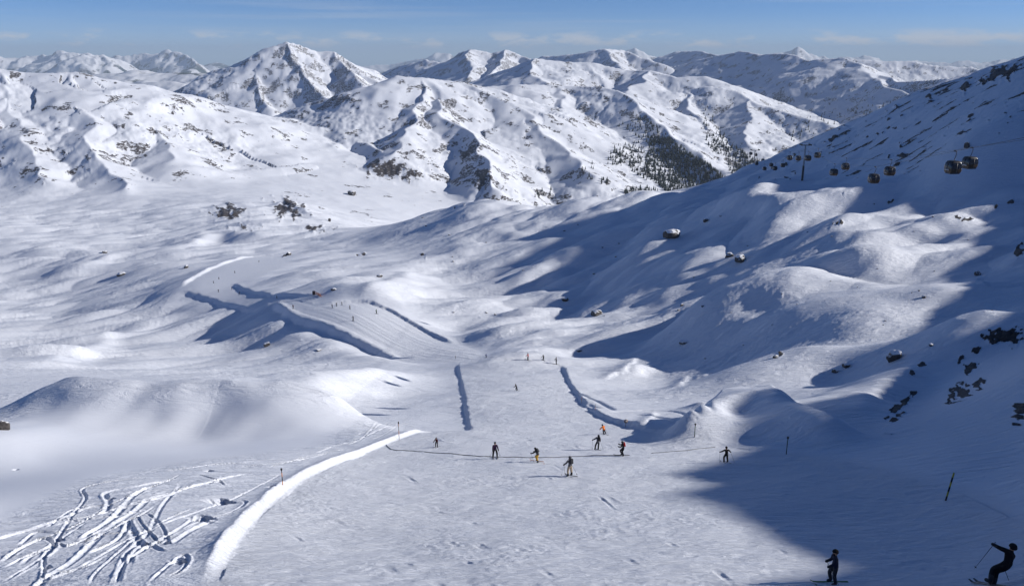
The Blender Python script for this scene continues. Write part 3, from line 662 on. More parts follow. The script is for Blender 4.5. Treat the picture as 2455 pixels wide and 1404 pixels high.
# ------------------------------------------------------------------ far ranges
def far_range():
    sr = np.linspace(math.log(6000), math.log(27000), 560); bc = np.linspace(-.85, .95, 1300)
    Wf = np.exp(sr); yf = np.repeat(Wf[:, None], 1300, 1); xf = Wf[:, None] * bc[None]
    z = np.full(xf.shape, -560.0) + 60 * fbm(xf / 2600, yf / 2600, 4, 300)
    ranges = [
     ([(-150,140,16500),(0,130,16500),(50,136,16600),(100,131,16600),(148,122,16500),(172,126,16500),(210,120,16200)], .55, 150),
     ([(195,128,15000),(212,121,14800),(240,130,14900),(270,150,14500)], .55, 120),
     ([(235,140,17500),(262,134,17500),(300,131,17500),(340,129,17600),(380,127,17500),(402,120,17300),(420,126,17200),(432,127,17200),(448,133,17000),(470,156,16500)], .70, 190),
     ([(500,158,24000),(520,150,24000),(550,156,24000),(700,152,24000)], .3, 60),
     ([(860,158,24000),(960,152,24000),(1020,140,23500),(1045,128,23500),(1060,121,23500),(1076,134,23500),(1110,150,23500)], .6, 110),
     ([(1470,135,20000),(1500,125,20000),(1522,115,20000),(1545,130,20000),(1580,140,20000)], .5, 110),
     ([(1740,150,19000),(1830,135,19000),(1875,122,19000),(1915,116,19000),(1945,128,19000),(1970,138,19000)], .5, 120),
     ([(2020,140,21000),(2060,136,21000),(2085,134,21000),(2120,146,21000),(2180,148,21000),(2250,150,21000),(2330,148,21000),(2400,143,21000),(2455,138,21000),(2560,135,21000)], .35, 90),
     ([(120,190,9000),(240,178,8800),(330,170,8700),(400,174,8600),(455,178,8500),(540,176,8500),(620,180,8400)], .20, 40),
     ([(260,200,7600),(350,196,7400),(450,202,7300),(520,214,7200)], .22, 40),
    ]
    wx2 = xf + 260 * fbm(xf / 2200, yf / 2200, 4, 310); wy2 = yf + 260 * fbm(xf / 2200, yf / 2200, 4, 320)
    for pts, sl_, am in ranges:
        cr = np.array([P(*p) for p in pts]); c2 = cr[:, :2].copy()
        c2[:, 0] += 260 * fbm(cr[:, 0] / 2200, cr[:, 1] / 2200, 4, 310); c2[:, 1] += 260 * fbm(cr[:, 0] / 2200, cr[:, 1] / 2200, 4, 320)
        acc = 0
        for i in range(len(cr) - 1):
            x0, y0 = c2[i]; dx, dy = c2[i + 1] - c2[i]; L2 = dx * dx + dy * dy; L = math.sqrt(L2)
            t = np.clip(((wx2 - x0) * dx + (wy2 - y0) * dy) / L2, 0, 1); d = np.hypot(wx2 - x0 - t * dx, wy2 - y0 - t * dy)
            zc = cr[i, 2] + t * (cr[i + 1, 2] - cr[i, 2]) - sl_ * d * (1 - .00006 * np.minimum(d, 9000))
            zc += am * (ridged((acc + t * L) / 750, d / 2600, 4, 330 + i) - .62) * np.clip(d / 500, .30, 1)
            z = np.maximum(z, zc); acc += L
    z += 26 * fbm(xf / 420, yf / 420, 4, 340) + 120 * (ridged(xf / 800, yf / 800, 6, 345, .55) - .55) * sstep(-420, -50, z) * sstep(9500, 12500, yf)
    gx = np.gradient(z, axis=1) / (np.gradient(bc)[None] * Wf[:, None]); gy = np.gradient(z, axis=0) / np.gradient(Wf)[:, None] - gx * bc[None]
    slp = np.hypot(gx, gy)
    rock = .55 * sstep(.55, 1.1, slp + .3 * fbm(xf / 300, yf / 300, 3, 350))
    wood = .8 * sstep(-90, -260, z + 80 * fbm(xf / 900, yf / 900, 3, 360)) * sstep(-.25, .2, fbm(xf / 700, yf / 500, 5, 370))
    m, n, l, b = new_mat('far snow, rock and woods')
    geo = n.new('ShaderNodeNewGeometry')
    ar = n.new('ShaderNodeAttribute'); ar.attribute_name = 'rock'; aw = n.new('ShaderNodeAttribute'); aw.attribute_name = 'wood'
    nz = mnode(n, l, 'ShaderNodeTexNoise', {'Vector': geo.outputs['Position'], 'Scale': .008, 'Detail': 6.0, 'Roughness': .7})
    a1 = mnode(n, l, 'ShaderNodeMath', {0: nz.outputs[0], 1: 1.4, 2: ar.outputs['Fac']}, operation='MULTIPLY_ADD')
    f1 = mnode(n, l, 'ShaderNodeMapRange', {0: a1.outputs[0], 1: 1.05, 2: 1.25})
    m1 = mnode(n, l, 'ShaderNodeMix', {0: f1.outputs[0], 6: (.84, .86, .92, 1), 7: (.16, .15, .15, 1)}, data_type='RGBA')
    a2 = mnode(n, l, 'ShaderNodeMath', {0: nz.outputs[0], 1: 1.2, 2: aw.outputs['Fac']}, operation='MULTIPLY_ADD')
    f2 = mnode(n, l, 'ShaderNodeMapRange', {0: a2.outputs[0], 1: 1.0, 2: 1.3})
    m2 = mnode(n, l, 'ShaderNodeMix', {0: f2.outputs[0], 6: m1.outputs[2], 7: (.045, .06, .055, 1)}, data_type='RGBA')
    l.new(m2.outputs[2], b.inputs['Base Color']); b.inputs['Roughness'].default_value = .8; b.inputs['Specular IOR Level'].default_value = .1
    grid_mesh('far_mountains', xf, yf, z, m, {'rock': rock, 'wood': wood})
far_range()

# ------------------------------------------------------------------ haze
def haze_box():
    me = bpy.data.meshes.new('haze'); x0, x1, y0, y1, z0, z1 = -42000, 46000, -60, 29500, -1400, 330
    v = [(x, y, z) for z in (z0, z1) for y in (y0, y1) for x in (x0, x1)]
    me.from_pydata(v, [], [(0, 2, 3, 1), (4, 5, 7, 6), (0, 1, 5, 4), (2, 6, 7, 3), (0, 4, 6, 2), (1, 3, 7, 5)])
    m = bpy.data.materials.new('haze'); m.use_nodes = True; nt = m.node_tree; nt.nodes.clear()
    o_ = nt.nodes.new('ShaderNodeOutputMaterial'); v_ = nt.nodes.new('ShaderNodeVolumePrincipled')
    v_.inputs['Color'].default_value = (.60, .74, .93, 1); v_.inputs['Density'].default_value = 5.0e-5; v_.inputs['Anisotropy'].default_value = 0.0
    nt.links.new(v_.outputs[0], o_.inputs['Volume'])
    me.materials.append(m); o = bpy.data.objects.new('haze', me); COL.objects.link(o); o['kind'] = 'stuff'
    o['label'] = 'thin blue haze over the far ranges'
haze_box()

# ------------------------------------------------------------------ objects: materials and mesh helpers
def flat_mat(name, col, rough=.7, spec=.3, metal=0.0, vary=.12, scale=14.0):
    m, n, l, b = new_mat(name)
    tcn = n.new('ShaderNodeTexCoord')
    nz = mnode(n, l, 'ShaderNodeTexNoise', {'Vector': tcn.outputs['Object'], 'Scale': scale, 'Detail': 3.0})
    lo = tuple(c * (1 - vary) for c in col) + (1,); hi = tuple(min(1, c * (1 + vary)) for c in col) + (1,)
    mx = mnode(n, l, 'ShaderNodeMix', {0: nz.outputs[0], 6: lo, 7: hi}, data_type='RGBA')
    l.new(mx.outputs[2], b.inputs['Base Color'])
    b.inputs['Roughness'].default_value = rough; b.inputs['Specular IOR Level'].default_value = spec; b.inputs['Metallic'].default_value = metal
    return m
MATS = {}
def M(name, col=None, **k):
    if name not in MATS: MATS[name] = flat_mat(name, col, **k)
    return MATS[name]
def mesh_obj(name, bm, mats, parent=None, smooth=True):
    me = bpy.data.meshes.new(name); bm.to_mesh(me); bm.free()
    for m in (mats if isinstance(mats, (list, tuple)) else [mats]): me.materials.append(m)
    if smooth: me.polygons.foreach_set('use_smooth', np.ones(len(me.polygons), bool))
    o = bpy.data.objects.new(name, me); COL.objects.link(o)
    if parent: o.parent = parent
    return o
def tag(o, label, cat, group=None, kind=None):
    o['label'] = label; o['category'] = cat
    if group: o['group'] = group
    if kind: o['kind'] = kind
    return o
def empty(name, loc, rz=0.0):
    o = bpy.data.objects.new(name, None); COL.objects.link(o); o.location = loc; o.rotation_euler = (0, 0, rz); o.empty_display_size = .3
    return o
def tube(bm, pts, r, seg=8, mat=0, cap=True):
    pts = [Vector(p) for p in pts]; rs = r if isinstance(r, (list, tuple)) else [r] * len(pts); rings = []
    for i, p in enumerate(pts):
        d = (pts[min(i + 1, len(pts) - 1)] - pts[max(i - 1, 0)]).normalized()
        ref = Vector((0, 0, 1)) if abs(d.z) < .9 else Vector((1, 0, 0)); a = d.cross(ref).normalized(); b = d.cross(a)
        rings.append([bm.verts.new(p + (a * math.cos(2 * math.pi * k / seg) + b * math.sin(2 * math.pi * k / seg)) * rs[i]) for k in range(seg)])
    for q, w in zip(rings[:-1], rings[1:]):
        for k in range(seg): bm.faces.new((q[k], q[(k + 1) % seg], w[(k + 1) % seg], w[k])).material_index = mat
    if cap:
        for q in (rings[0][::-1], rings[-1]): bm.faces.new(q).material_index = mat
def boxm(bm, c, size, rot=None, mat=0, bevel=0.0):
    r = bmesh.ops.create_cube(bm, size=1.0); vs = r['verts']
    m = Matrix.Translation(c) @ (rot.to_4x4() if rot else Matrix.Identity(4)) @ Matrix.Diagonal((*size, 1))
    bmesh.ops.transform(bm, matrix=m, verts=vs)
    fs = {f for v in vs for f in v.link_faces}
    for f in fs: f.material_index = mat
    if bevel:
        es = list({e for f in fs for e in f.edges})
        bmesh.ops.bevel(bm, geom=es, offset=bevel, segments=2, affect='EDGES', profile=.6)
def ground(px, py, ymin=16):
    h = hit(px, py, 0, ymin); return Vector(h) if h else None
def mpp(p):
    return (p[1] * CP - p[2] * SP) / FPX                       # metres across one photo pixel at a point
def upscale(p):                                                # metres of height shown by one photo pixel
    return mpp(p) / math.cos(math.atan2(-p[2], p[1]))

# ------------------------------------------------------------------ skiers
def skier_joints(k):
    """rest pose faces +Y; k: lean, knee, stance, roll, stride, armL/armR = (forward, out, bend)"""
    lean, knee, stance, roll, stride = k.get('lean', 20), k.get('knee', 35), k.get('stance', .15), k.get('roll', 0), k.get('stride', 0.0)
    R_ = math.radians; J = {}
    th, sh = .46, .47
    kf = R_(knee)
    for s, n_ in ((-1, 'L'), (1, 'R')):
        kn = kf * (1 + .25 * s * stride)
        ank = Vector((s * stance, -.02 + .22 * stride * s, .12)); J['ankle' + n_] = ank; J['toe' + n_] = ank + Vector((0, .20, -.06)); J['heel' + n_] = ank + Vector((0, -.06, -.05))
        J['knee' + n_] = ank + Vector((-s * .02, sh * math.sin(kn * .62), sh * math.cos(kn * .62)))
    hipc = Vector((0, 0, 0))
    for s, n_ in ((-1, 'L'), (1, 'R')):
        kn = J['knee' + n_]; hip = kn + Vector((-s * max(0, stance - .11), -th * math.sin(kf * .75), th * math.cos(kf * .75))); hipc += hip / 2
    J['pelvis'] = hipc
    for s, n_ in ((-1, 'L'), (1, 'R')): J['hip' + n_] = hipc + Vector((s * .10, 0, -.03))
    tl = R_(lean); up = Vector((0, math.sin(tl), math.cos(tl)))
    J['waist'] = hipc + up * .18; J['chest'] = hipc + up * .40; J['neck'] = hipc + up * .55
    hd = R_(lean * .35); J['head'] = J['neck'] + Vector((0, math.sin(hd), math.cos(hd))) * .13; J['crown'] = J['head'] + Vector((0, math.sin(hd), math.cos(hd))) * .12
    for s, n_ in ((-1, 'L'), (1, 'R')):
        f, o, bd = k.get('arm' + n_, (25, 20, 40)); f, o, bd = R_(f), R_(o), R_(bd)
        shd = hipc + up * .47 + Vector((s * .19, 0, 0)); J['shoulder' + n_] = shd
        d = Vector((s * math.sin(o), math.cos(o) * math.sin(f), -math.cos(o) * math.cos(f)))
        J['elbow' + n_] = shd + d * .29
        d2 = Vector((s * math.sin(o) * .8, math.cos(o) * math.sin(f + bd), -math.cos(o) * math.cos(f + bd))).normalized(); J['hand' + n_] = J['elbow' + n_] + d2 * .27
        J['tip' + n_] = J['hand' + n_] + d2 * .09
    if roll:
        rm = Matrix.Rotation(R_(roll), 3, 'Y')
        for q in J: J[q] = rm @ J[q]
    return J
def skier_body(k, mats, fine=True):
    J = skier_joints(k)
    names = ['pelvis', 'waist', 'chest', 'neck', 'head', 'crown']; rad = [.172, .168, .188, .08, .105, .07]; kind = [1, 0, 0, 4, 4, 4]
    edges = [(0, 1), (1, 2), (2, 3), (3, 4), (4, 5)]
    for s in 'LR':
        b0 = len(names)
        names += ['shoulder' + s, 'elbow' + s, 'hand' + s, 'tip' + s]; rad += [.10, .08, .062, .058]; kind += [0, 0, 2, 2]
        edges += [(2, b0), (b0, b0 + 1), (b0 + 1, b0 + 2), (b0 + 2, b0 + 3)]
        b1 = len(names)
        names += ['hip' + s, 'knee' + s, 'ankle' + s, 'toe' + s]; rad += [.13, .10, .088, .065]; kind += [1, 1, 3, 3]
        edges += [(0, b1), (b1, b1 + 1), (b1 + 1, b1 + 2), (b1 + 2, b1 + 3)]
    me = bpy.data.meshes.new('tmp'); me.from_pydata([J[n_] for n_ in names], edges, []); ob = bpy.data.objects.new('tmp', me); COL.objects.link(ob)
    md = ob.modifiers.new('skin', 'SKIN'); md.use_smooth_shade = True; md.branch_smoothing = .6
    for v, r in zip(me.skin_vertices[0].data, rad): v.radius = (r, r * (.8 if r > .14 else 1)); v.use_root = False
    me.skin_vertices[0].data[0].use_root = True
    ss = ob.modifiers.new('sub', 'SUBSURF'); ss.levels = 2 if fine else 1; ss.render_levels = ss.levels
    dg = bpy.context.evaluated_depsgraph_get(); out = bpy.data.meshes.new_from_object(ob.evaluated_get(dg))
    bpy.data.objects.remove(ob); bpy.data.meshes.remove(me)
    out.materials.clear()
    for m in mats: out.materials.append(m)
    E = [(J[names[a]], J[names[b]], a, b) for a, b in edges]
    jz = J['pelvis'].z + .02
    for f in out.polygons:
        c = f.center; best = 1e9; mi = 0
        for a, b, ia, ib in E:
            ab = b - a; t = max(0, min(1, (c - a).dot(ab) / (ab.length_squared + 1e-9))); d = (c - a - ab * t).length - (rad[ia] * (1 - t) + rad[ib] * t)
            if d < best: best = d; mi = kind[ib] if (t > .55 or kind[ia] == kind[ib]) else kind[ia]
        if mi == 1 and c.z > J['pelvis'].z - .03: mi = 0
        f.material_index = mi; f.use_smooth = True
    return out, J
SKIN = ('skin', (.46, .29, .22)); BOOT = ('ski boot', (.03, .03, .035)); GLOVE = ('ski glove', (.02, .02, .022))
CLOTH = {'black': (.012, .012, .015), 'navy': (.015, .02, .045), 'purple': (.05, .025, .06), 'maroon': (.07, .015, .02), 'grey': (.10, .10, .115), 'darkgrey': (.04, .042, .05), 'orange': (.85, .20, .02), 'beige': (.42, .34, .26),
         'yellow': (.62, .36, .05), 'red': (.35, .03, .03), 'blue': (.03, .06, .22), 'green': (.05, .10, .05), 'white': (.6, .6, .62), 'brown': (.10, .06, .04)}
def cloth(c): return M('cloth ' + c, CLOTH[c], rough=.85, spec=.15, vary=.25, scale=9.0)
def skier(px, py, hpx, yaw, label, jacket, pants, k, pack=None, helmet='black', ski='dark', poles=True, fine=True, group=None, ymin=16, skis=True, polespec=None):
    g = ground(px, py, ymin)
    mats = [cloth(jacket), cloth(pants), M(*GLOVE), M(*BOOT), M(*SKIN)]
    me, J = skier_body(k, mats, fine)
    top = max(v.co.z for v in me.vertices) + .03; sc_ = hpx * upscale(g) / top
    root = empty('person', g, math.radians(yaw)); root.scale = (sc_,) * 3; tag(root, label, 'skier', group)
    # tilt to stand on the local slope
    e = .6; n_ = Vector((-(float(zat(g.x + e, g.y)) - float(zat(g.x - e, g.y))) / (2 * e), -(float(zat(g.x, g.y + e)) - float(zat(g.x, g.y - e))) / (2 * e), 1)).normalized()
    body = bpy.data.objects.new('body', me); COL.objects.link(body); body.parent = root
    fwd = Vector((-math.sin(math.radians(yaw)), math.cos(math.radians(yaw)), 0)); pitch = math.atan2(-(fwd.x * n_.x + fwd.y * n_.y), n_.z)
    h = J['head']
    bm = bmesh.new(); bmesh.ops.create_uvsphere(bm, u_segments=12, v_segments=8, radius=.135)
    bmesh.ops.delete(bm, geom=[v for v in bm.verts if v.co.z < -.055 or (v.co.z < -.01 and v.co.y > .03)], context='VERTS')
    bmesh.ops.scale(bm, vec=(.95, 1.1, 1.02), verts=bm.verts); bmesh.ops.translate(bm, vec=h + Vector((0, -.01, .035)), verts=bm.verts)
    mesh_obj('helmet', bm, cloth(helmet), root)
    if fine:
        bm = bmesh.new()
        bmesh.ops.create_uvsphere(bm, u_segments=12, v_segments=6, radius=.06); bmesh.ops.scale(bm, vec=(1.5, .7, .65), verts=bm.verts); bmesh.ops.translate(bm, vec=h + Vector((0, .085, .03)), verts=bm.verts)
        mesh_obj('goggles', bm, M('goggle lens', (.06, .045, .03), rough=.15, spec=.6), root)
    if pack:
        bm = bmesh.new(); ch = J['chest']; ln = math.radians(k.get('lean', 20))
        boxm(bm, ch + Vector((0, -.20 * math.cos(ln), .02 + .2 * math.sin(ln))), (.30, .17, .46), Matrix.Rotation(-ln, 3, 'X'), bevel=.06)
        bk = mesh_obj('backpack', bm, cloth(pack), root)
        bm = bmesh.new()
        for s in (-1, 1): tube(bm, [ch + Vector((s * .12, -.10, .22)), ch + Vector((s * .13, .06, .20)), ch + Vector((s * .13, .15, .02)), ch + Vector((s * .14, .02, -.14))], .016, 6)
        mesh_obj('strap', bm, cloth('black'), bk)
    if skis:
        sm = M('ski ' + ski, {'dark': (.04, .04, .05), 'green': (.10, .22, .06), 'orange': (.4, .12, .04), 'white': (.55, .55, .58)}[ski], rough=.35, spec=.5)
        for s, n2 in ((-1, 'L'), (1, 'R')):
            bm = bmesh.new(); a = J['ankle' + n2]; prof = []
            for i in range(13):
                t = -0.85 + 1.75 * i / 12; w = .045 + .012 * abs(t); z = .0 + (.10 * ((t - .66) / .24) ** 2 if t > .66 else 0); w *= (1 if t < .8 else .55)
                zz = -(t) * math.tan(0) + z
                prof.append([bm.verts.new((a.x + q * w, a.y + .05 + t, .012 + zz + dz)) for q, dz in ((-1, 0), (1, 0), (1, .016), (-1, .016))])
            for q, w in zip(prof[:-1], prof[1:]):
                for i in range(4): bm.faces.new((q[i], q[(i + 1) % 4], w[(i + 1) % 4], w[i]))
            bm.faces.new(prof[0][::-1]); bm.faces.new(prof[-1])
            bmesh.ops.rotate(bm, cent=(a.x, a.y, 0), matrix=Matrix.Rotation(pitch, 3, 'X'), verts=bm.verts)
            mesh_obj('ski', bm, sm, root, False)
    if poles:
        for s, n2 in ((-1, 'L'), (1, 'R')):
            hd = J['hand' + n2]; d = Vector((s * .25, -.55, -.95)) if not polespec else Vector(polespec[0 if s < 0 else 1])
            L = 1.1; d = d.normalized(); bm = bmesh.new()
            tube(bm, [hd - d * .12, hd, hd + d * L], [.014, .011, .007], 6)
            bk = hd + d * (L - .06); tube(bm, [bk, bk + d * .012], .045, 8)
            mesh_obj('ski_pole', bm, M('pole metal', (.06, .06, .07), rough=.4, spec=.5), root)
    return root
A_REL = dict(lean=12, knee=22, stance=.16)
SK = [
 (1996,1399,76,88,'dark navy skier at the bottom edge in the shade facing left','navy','darkgrey',dict(lean=10,knee=24,stance=.16,stride=.25,armL=(18,8,50),armR=(5,10,50)),None,'black','green'),
 (2372,1401,84,12,'black clad skier leaning into a turn in the bottom corner, one arm out','black','black',dict(lean=26,knee=46,stance=.12,roll=36,armL=(30,74,40),armR=(5,14,10)),None,'black','dark'),
 (1740,1108,36,10,'black skier with arms spread at the edge of the big shadow','black','black',dict(lean=16,knee=36,stance=.2,armL=(20,48,30),armR=(10,45,20)),None,'black','dark'),
 (1493,1092,34,80,'skier in dark clothes with a red backpack facing left','black','black',dict(lean=16,knee=44,stance=.15,stride=.4,armL=(35,15,70),armR=(35,12,70)),'red','darkgrey','dark'),
 (1430,1078,34,15,'dark skier with black backpack and left arm held out','grey','darkgrey',dict(lean=10,knee=18,stance=.2,roll=8,armL=(15,52,10),armR=(10,20,20)),'black','black','dark'),
 (1451,1041,24,25,'skier in a bright orange jacket and black trousers','orange','black',dict(lean=24,knee=40,stance=.14,roll=-16,armL=(20,35,20),armR=(20,25,40)),None,'black','dark'),
 (1366,1141,46,35,'skier in grey jacket and beige trousers, nearest on the sunny piste','grey','beige',dict(lean=6,knee=14,stance=.2,armL=(25,28,15),armR=(15,15,20)),'darkgrey','grey','dark'),
 (1289,1107,32,60,'crouching skier in yellow trousers with a dark backpack','darkgrey','yellow',dict(lean=38,knee=42,stance=.2,stride=.7,armL=(40,12,30),armR=(30,12,40)),'darkgrey','black','orange'),
 (1187,1098,38,190,'person in a long purple jacket standing on the piste','purple','black',dict(lean=4,knee=10,stance=.22,armL=(18,14,20),armR=(8,8,10)),None,'darkgrey','white'),
 (1047,1071,23,160,'skier in maroon jacket beside the snow bank on the left','maroon','black',dict(lean=16,knee=28,stance=.18,armL=(20,20,40),armR=(20,20,40)),None,'darkgrey','dark'),
]
for t in SK:
    px, py, hp, yaw, lab, jk, pt, k, pk, hl, si = t
    skier(px, py, hp, yaw, lab, jk, pt, k, pk, hl, si, polespec=((-.75, -.2, -.62), (.42, -.1, -.9)) if px == 2372 else None, group='skiers on the near piste')
MIDSK = [
 (1240,936,16,40,'lone dark skier leaning in the middle of the groomed slope','darkgrey','black',dict(lean=25,knee=45,roll=-14)),
 (1266,863,17,60,'skier in dark red at the brow of the groomed slope','red','black',A_REL),
 (1303,864,13,20,'black skier crouching at the brow of the groomed slope','black','black',dict(lean=35,knee=55)),
 (1334,873,17,100,'dark skier next to the right bank at the brow','darkgrey','darkgrey',A_REL),
 (1166,857,9,30,'tiny blue skier at the foot of the far bank','blue','navy',dict(lean=25,knee=50)),
]
for px, py, hp, yaw, lab, jk, pt, k in MIDSK: skier(px, py, hp, yaw, lab, jk, pt, k, fine=False, poles=True, group='skiers at the brow')
FARSK = [
 (847,769,12,30,'skier nearest on the far run casting a long shadow','darkgrey','black'),(903,752,11,60,'skier below the bank on the right of the far run','green','darkgrey'),
 (839,741,9,20,'small dark skier alone above the long shadow on the far run','darkgrey','black'),(820,731,8,40,'rightmost of three skiers in a row at the upper edge','navy','black'),(807,734,9,20,'middle one of three skiers in a row at the upper edge','black','black'),
 (797,738,9,70,'leftmost of three skiers in a row at the upper edge','black','navy'),(703,740,10,10,'skier in dark red on the narrow neck of the far run','maroon','black'),(664,715,7,50,'tiny skier by the corner of the far run','navy','black'),
 (574,706,7,20,'lowest tiny skier on the distant winding run','black','black'),(524,700,7,30,'tiny skier near the lower rim of the distant run','darkgrey','black'),(556,694,6,60,'tiny skier below the inner corner of the distant run','navy','black'),
 (512,679,6,40,'tiny skier left of the inner corner of the distant run','darkgrey','black'),(525,670,6,20,'tiny skier above the bend of the distant run','black','black'),(563,655,6,10,'tiny skier in the middle of the distant run','navy','black'),(621,629,5,10,'farthest tiny skier below the bright bank','black','black'),
]
for px, py, hp, yaw, lab, jk, pt in FARSK: skier(px, py, hp, yaw, lab, jk, pt, A_REL, fine=False, poles=False, group='skiers on the far run')

# ------------------------------------------------------------------ piste marker poles
def marker(px, py, top, label, cols, r=.035, lean=0, knob=True, disc=None):
    g = ground(px, py); h = (py - top) * upscale(g); o = empty('piste_marker', g); o.rotation_euler = (0, math.radians(lean), 0)
    tag(o, label, 'marker pole', 'piste marker poles'); n_ = len(cols)
    bm = bmesh.new()
    for i in range(n_): tube(bm, [(0, 0, -.2 if i == 0 else h * i / n_), (0, 0, h * (i + 1) / n_)], r, 8, i % 2, i in (0, n_ - 1))
    mesh_obj('pole', bm, [M('pole ' + cols[0], POLC[cols[0]], rough=.5), M('pole ' + cols[1], POLC[cols[1]], rough=.5)], o)
    if knob:
        bm = bmesh.new(); tube(bm, [(0, 0, h * .88), (0, 0, h * .90), (0, 0, h * .98), (0, 0, h)], [r * 1.6, r * 2.4, r * 2.2, r * 1.0], 8); mesh_obj('tip', bm, M('pole black', POLC['black'], rough=.5), o)
    if disc:
        bm = bmesh.new(); tube(bm, [(0, -.06, h), (0, -.03, h)], disc, 20); mesh_obj('sign_disc', bm, M('sign face', (.28, .22, .20), rough=.5), o)
        bm = bmesh.new(); tube(bm, [(0, -.075, h), (0, -.064, h)], disc * .45, 16); mesh_obj('sign_mark', bm, M('sign mark', (.55, .5, .46), rough=.5), o)
    return o
POLC = {'black': (.015, .015, .018), 'yellow': (.50, .42, .06), 'orange': (.55, .18, .03), 'wood': (.30, .22, .14), 'green': (.05, .12, .06)}
marker(678, 1162, 1123, 'dark marker pole behind the curved snow bank, nearest on the left', ['orange', 'black', 'orange', 'black'], .03)
marker(957, 1053, 1011, 'dark marker pole at the far end of the curved snow bank', ['black', 'orange', 'black', 'orange'], .03)
marker(1665, 1047, 1015, 'black and pale marker pole against the groomed snow wall', ['black', 'green', 'black', 'green', 'black'], .045)
marker(1885, 1088, 1047, 'black marker pole at the right end of the groomed snow wall', ['black', 'green', 'black', 'green', 'black'], .045)
marker(2267, 1199, 1135, 'leaning pole striped black and yellow in the shaded slope', ['black', 'yellow', 'black', 'yellow', 'black', 'black'], .055, 7, False)
marker(1500, 1023, 1009, 'small round sign on a pole above the right bank', ['wood', 'wood'], .03, 0, False, .28)
marker(1427, 983, 968, 'thin orange pole behind the right bank', ['orange', 'wood'], .025, 0, False)
marker(1394, 966, 952, 'thin wooden pole highest along the right bank', ['wood', 'orange'], .025, 0, False)
marker(1092, 859, 852, 'tiny dark pole where the far run meets the brow', ['black', 'wood'], .05, 0, False)
# thin dark tubes added to stand in for the dark line across the piste
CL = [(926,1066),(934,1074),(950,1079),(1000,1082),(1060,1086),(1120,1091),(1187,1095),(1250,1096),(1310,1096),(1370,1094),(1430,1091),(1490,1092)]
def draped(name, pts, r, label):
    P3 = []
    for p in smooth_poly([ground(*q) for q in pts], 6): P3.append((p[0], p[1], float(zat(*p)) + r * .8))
    bm = bmesh.new(); tube(bm, P3, r, 8); return tag(mesh_obj(name, bm, M('dark tube', (.05, .055, .08), rough=.6)), label, 'cable', 'stand-in lines on the piste')
draped('cable', CL, .034, 'long thin dark tube standing in for a line across the piste behind the skiers')  # no real cable: added tube standing in for the dark line
draped('cable', [(1562,1086),(1610,1082),(1660,1077),(1715,1071)], .03, 'short dark tube standing in for a line on the snow right of the red backpack skier')  # no real cable: added tube standing in for a dark line
# orange safety net beside the far run
g0, g1 = ground(757, 706), ground(770, 712)
nt_ = empty('safety_fence', (g0 + g1) / 2); tag(nt_, 'small orange safety fence and dark box at the edge of the far run', 'safety fence')
d_ = (g1 - g0); bm = bmesh.new(); hz = 7 * upscale(g0)
for i in range(6):
    z = hz * (.15 + .85 * i / 5); tube(bm, [-d_ / 2 + Vector((0, 0, z)), Vector((0, .05, z - .06)), d_ / 2 + Vector((0, 0, z))], .06, 5)
for i in range(12):
    p = -d_ / 2 + d_ * i / 11; tube(bm, [p + Vector((0, 0, .1)), p + Vector((0, 0, hz))], .035, 5)
mesh_obj('net', bm, M('safety orange', (.42, .13, .05), rough=.7), nt_)
for i in range(3):
    bm = bmesh.new(); p = -d_ / 2 + d_ * i / 2; tube(bm, [p + Vector((0, 0, -.3)), p + Vector((0, 0, hz * 1.15))], .05, 6); mesh_obj('post', bm, M('post wood', (.2, .14, .09)), nt_)
bm = bmesh.new(); boxm(bm, -d_ / 2 + Vector((-.9, .3, hz * .55)), (1.2, .8, hz * 1.3), None, bevel=.15); mesh_obj('padded_box', bm, M('pad dark', (.05, .03, .035)), nt_)

